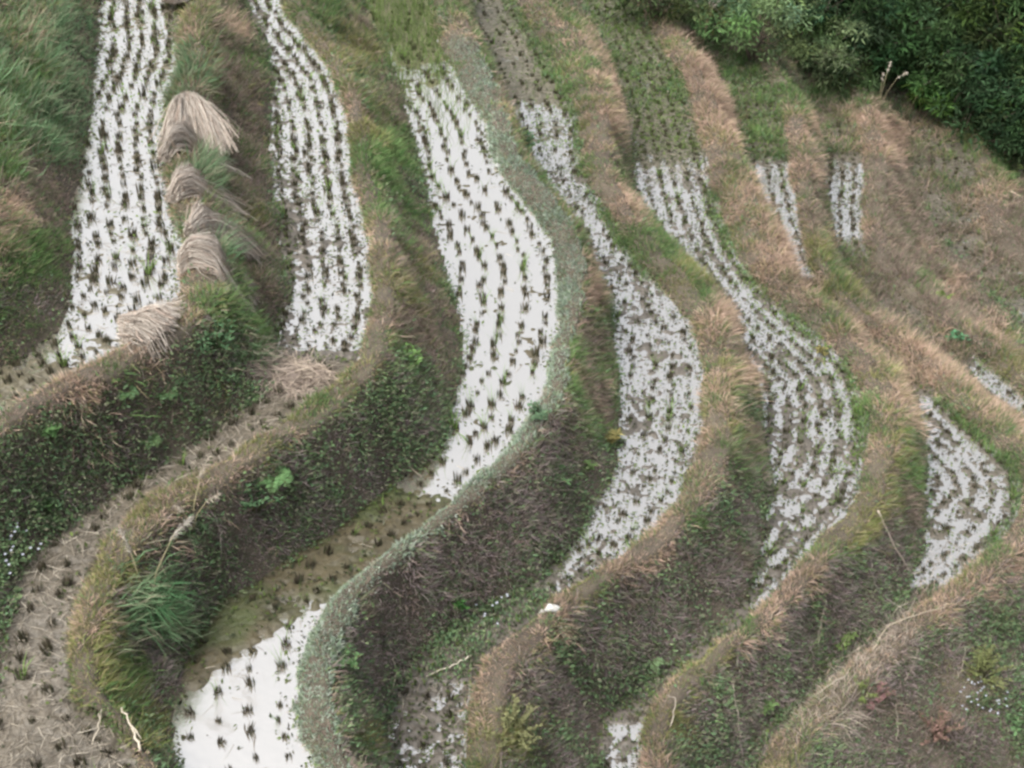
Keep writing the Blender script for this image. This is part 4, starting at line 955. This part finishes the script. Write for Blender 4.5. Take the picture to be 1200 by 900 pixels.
# ------------------------------------------------------------------ shrubs on the far slope
def shrub(x, y, r, hgt, nl, ls, col, label, name='dark_shrub'):
    z0 = float(gz(x, y)[0]); o = thing(name, (x, y, z0), label, 'shrub', 'shrubs on the far slope')
    tr = Geo(); lf = Geo(); nb = 9
    tips = []
    for q in range(nb):
        th = q/nb*6.28+rng.uniform(-.4, .4); rr = r*rng.uniform(.25, .85); tp = np.array([rr*math.cos(th), rr*math.sin(th), hgt*rng.uniform(.5, 1.0)*(1-.35*(rr/r)**2)])
        mid = tp*np.array([.35, .35, .55])+rng.normal(size=3)*.05
        tr.tube([(0, 0, -.1), mid*.5, mid, tp], [.035, .028, .018, .006], (.11, .09, .07), 5)
        for m in range(3):
            e = mid+(tp-mid)*rng.uniform(.3, 1)+rng.normal(size=3)*r*.28; e[2] = max(.1, e[2])
            tr.tube([mid, (mid+e)/2+rng.normal(size=3)*.03, e], [.012, .008, .004], (.11, .09, .07), 4); tips.append(e)
        tips.append(tp)
    tips = np.array(tips); m = nl//len(tips)
    for tp in tips:
        sz = r*rng.uniform(.16, .34); c = np.array(col)*rng.uniform(.5, 1.55)*np.array([rng.normal(1, .12), 1, rng.normal(1, .15)])
        v = rng.normal(size=(m, 3)); v = nrm(v)*(rng.random((m, 1))**.45)*sz*np.array([[1.15, 1.15, .7]])
        out = nrm(v+np.array([[0, 0, sz*.4]]))
        d = nrm(out+rng.normal(size=(m, 3))*.6+np.array([[0, 0, -.7]]))
        lf.leaves(tp[None]+v, d, out+rng.normal(size=(m, 3))*.4, ls*rng.uniform(.7, 1.6, m), ls*.30*rng.uniform(.7, 1.2, m), (c[None]*rng.normal(1, .25, (m, 1)).clip(.35, 2)))
    tr.build('trunk', M_WOOD, o); lf.build('crown', M_LEAF, o); return o
SH = [  # photo position of the foot, crown radius, height, leaf, colour, label
 (880,72,1.3,1.7,.10,(.115,.18,.115),'pale blue-green bushy shrub at the head of the terraces'),
 (820,40,1.1,1.4,.10,(.10,.15,.095),'blue-green shrub left of the palest bush, above drooping plumes'),
 (945,78,1.2,1.5,.10,(.11,.165,.105),'light-leaved shrub right of the palest bush'),
 (770,22,1.0,1.2,.09,(.06,.10,.055),'leftmost dark shrub by the top edge of the terraces'),
 (985,100,.8,.9,.09,(.06,.11,.06),'low dark shrub just behind the dry bund in the middle of the slope edge'),
 (1010,85,1.2,1.5,.11,(.045,.085,.045),'dark shrub behind the upright pale plumes'),
 (1075,105,1.2,1.5,.11,(.05,.095,.045),'green shrub behind the dull pink plumes'),
 (1095,128,.7,.8,.12,(.07,.15,.05),'bright green low bush at the slope edge'),
 (1140,130,1.2,1.4,.11,(.04,.08,.045),'dark shrub overhanging the far end of the eighth paddy'),
 (1190,155,1.2,1.4,.11,(.035,.075,.045),'dark bluish shrub at the right-hand edge of the slope foot'),
 (1183,176,.9,1.2,.11,(.04,.078,.042),'small dark shrub lowest on the slope foot at the right edge'),
 (1218,192,1.0,1.3,.11,(.036,.072,.04),'dark shrub cut by the right edge, lowest of the slope foot'),
 (1240,175,1.2,1.4,.11,(.04,.08,.04),'shrub beyond the right frame edge at the slope foot'),
 (1050,70,1.5,1.9,.12,(.045,.085,.04),'tall dark shrub in the second rank, centre of the slope'),
 (1120,80,1.5,1.9,.12,(.04,.075,.04),'tall dark shrub in the second rank, right of centre'),
 (1180,100,1.5,1.9,.12,(.05,.085,.04),'tall dark shrub in the second rank near the right edge'),
 (980,50,1.5,1.9,.12,(.04,.075,.04),'tall shrub rising directly behind the light-leaved shrub'),
 (910,30,1.4,1.8,.11,(.06,.105,.06),'mid green shrub behind the palest bush'),
 (850,8,1.4,1.6,.10,(.055,.10,.055),'shrub at the top edge behind the blue-green shrubs'),
 (1020,25,1.6,2.1,.12,(.035,.068,.035),'very dark shrub high on the slope, left of the paler high shrub'),
 (1090,35,1.6,2.1,.12,(.055,.085,.045),'paler high shrub among very dark ones'),
 (1160,50,1.6,2.1,.12,(.032,.065,.036),'very dark shrub high on the slope, right of the paler high shrub'),
 (1225,70,1.6,2.1,.12,(.04,.075,.04),'high dark shrub cut by the right edge'),
 (1240,125,1.4,1.7,.12,(.04,.08,.04),'dark shrub cut by the right edge below the high one'),
 (960,8,1.6,2.0,.12,(.035,.07,.035),'dark shrub at the top edge near the middle of the slope'),
 (1050,-15,1.7,2.2,.12,(.035,.066,.035),'topmost dark shrub at the upper edge, centre of the slope'),
 (1120,-8,1.7,2.2,.12,(.045,.08,.04),'topmost green shrub at the upper edge, right of centre'),
 (1190,5,1.7,2.2,.12,(.033,.066,.036),'topmost dark shrub near the upper right corner'),
 (900,-20,1.6,1.9,.11,(.045,.085,.045),'shrub touching the top edge left of the dark slope'),
 (1260,20,1.7,2.2,.12,(.04,.075,.04),'shrub outside the upper right corner'),
 (980,-50,1.7,2.2,.12,(.035,.07,.035),'back-rank shrub above the frame, left'),
 (1090,-55,1.8,2.3,.12,(.035,.07,.035),'back-rank shrub above the frame, middle'),
 (1200,-50,1.8,2.3,.12,(.035,.07,.035),'back-rank shrub above the frame, right'),
]
for (a, b, r, hg, ls, c, l) in SH:
    p = at_px(a, b); nm = 'pale_shrub' if sum(c) > .27 else 'dark_shrub'
    big = rng.choice([1.0, 1.2, 1.5]) if nm == 'dark_shrub' else 1.15
    shrub(p[0], p[1], r, hg, int(3300*r/big**1.4), ls*big, tuple(q*(1.1 if big == 1.15 else .8)*m_ for q, m_ in zip(c, (1.05, 1, .74))), l, nm)

# ------------------------------------------------------------------ camera, light, sky
cam = bpy.data.cameras.new('camera'); co = bpy.data.objects.new('camera', cam); COL.objects.link(co)
co.location = CAM.tolist(); co.rotation_euler = (math.pi/2-PITCH, 0, 0)
cam.sensor_width = 36; cam.lens = FPX/1200*36; cam.clip_end = 2000; C.camera = co
SUN_EL, SUN_AZ = math.radians(62), math.radians(-122)     # azimuth from +Y towards +X
w = bpy.data.worlds.new('World'); C.world = w; w.use_nodes = True; nt = w.node_tree; nt.nodes.clear()
sk = nt.nodes.new('ShaderNodeTexSky'); sk.sky_type = 'NISHITA'; sk.sun_disc = False; sk.sun_elevation = SUN_EL; sk.sun_rotation = SUN_AZ
sk.dust_density = 6; sk.air_density = 1.0; sk.ozone_density = 1
hs = nt.nodes.new('ShaderNodeHueSaturation'); hs.inputs['Saturation'].default_value = .33
bg = nt.nodes.new('ShaderNodeBackground'); bg.inputs['Strength'].default_value = .15; ou = nt.nodes.new('ShaderNodeOutputWorld')
nt.links.new(sk.outputs[0], hs.inputs['Color']); nt.links.new(hs.outputs[0], bg.inputs[0]); nt.links.new(bg.outputs[0], ou.inputs[0])
sl = bpy.data.lights.new('sun', 'SUN'); sl.energy = 1.3; sl.angle = math.radians(30); sl.color = (1, .96, .9)
so = bpy.data.objects.new('sun', sl); COL.objects.link(so); so.location = (-10, 10, 30)
import mathutils
dv = mathutils.Vector((math.sin(SUN_AZ)*math.cos(SUN_EL), math.cos(SUN_AZ)*math.cos(SUN_EL), math.sin(SUN_EL)))
so.rotation_euler = dv.to_track_quat('Z', 'Y').to_euler()
C.view_settings.view_transform = 'Standard'; C.view_settings.look = 'None'; C.view_settings.exposure = 1.14; C.view_settings.gamma = 1
C.render.engine = 'CYCLES'; C.cycles.max_bounces = 6; C.cycles.diffuse_bounces = 3; C.cycles.glossy_bounces = 3; C.cycles.transmission_bounces = 3
C.cycles.pixel_filter_type = 'BLACKMAN_HARRIS'; C.cycles.filter_width = 2.7
C.cycles.use_denoising = True
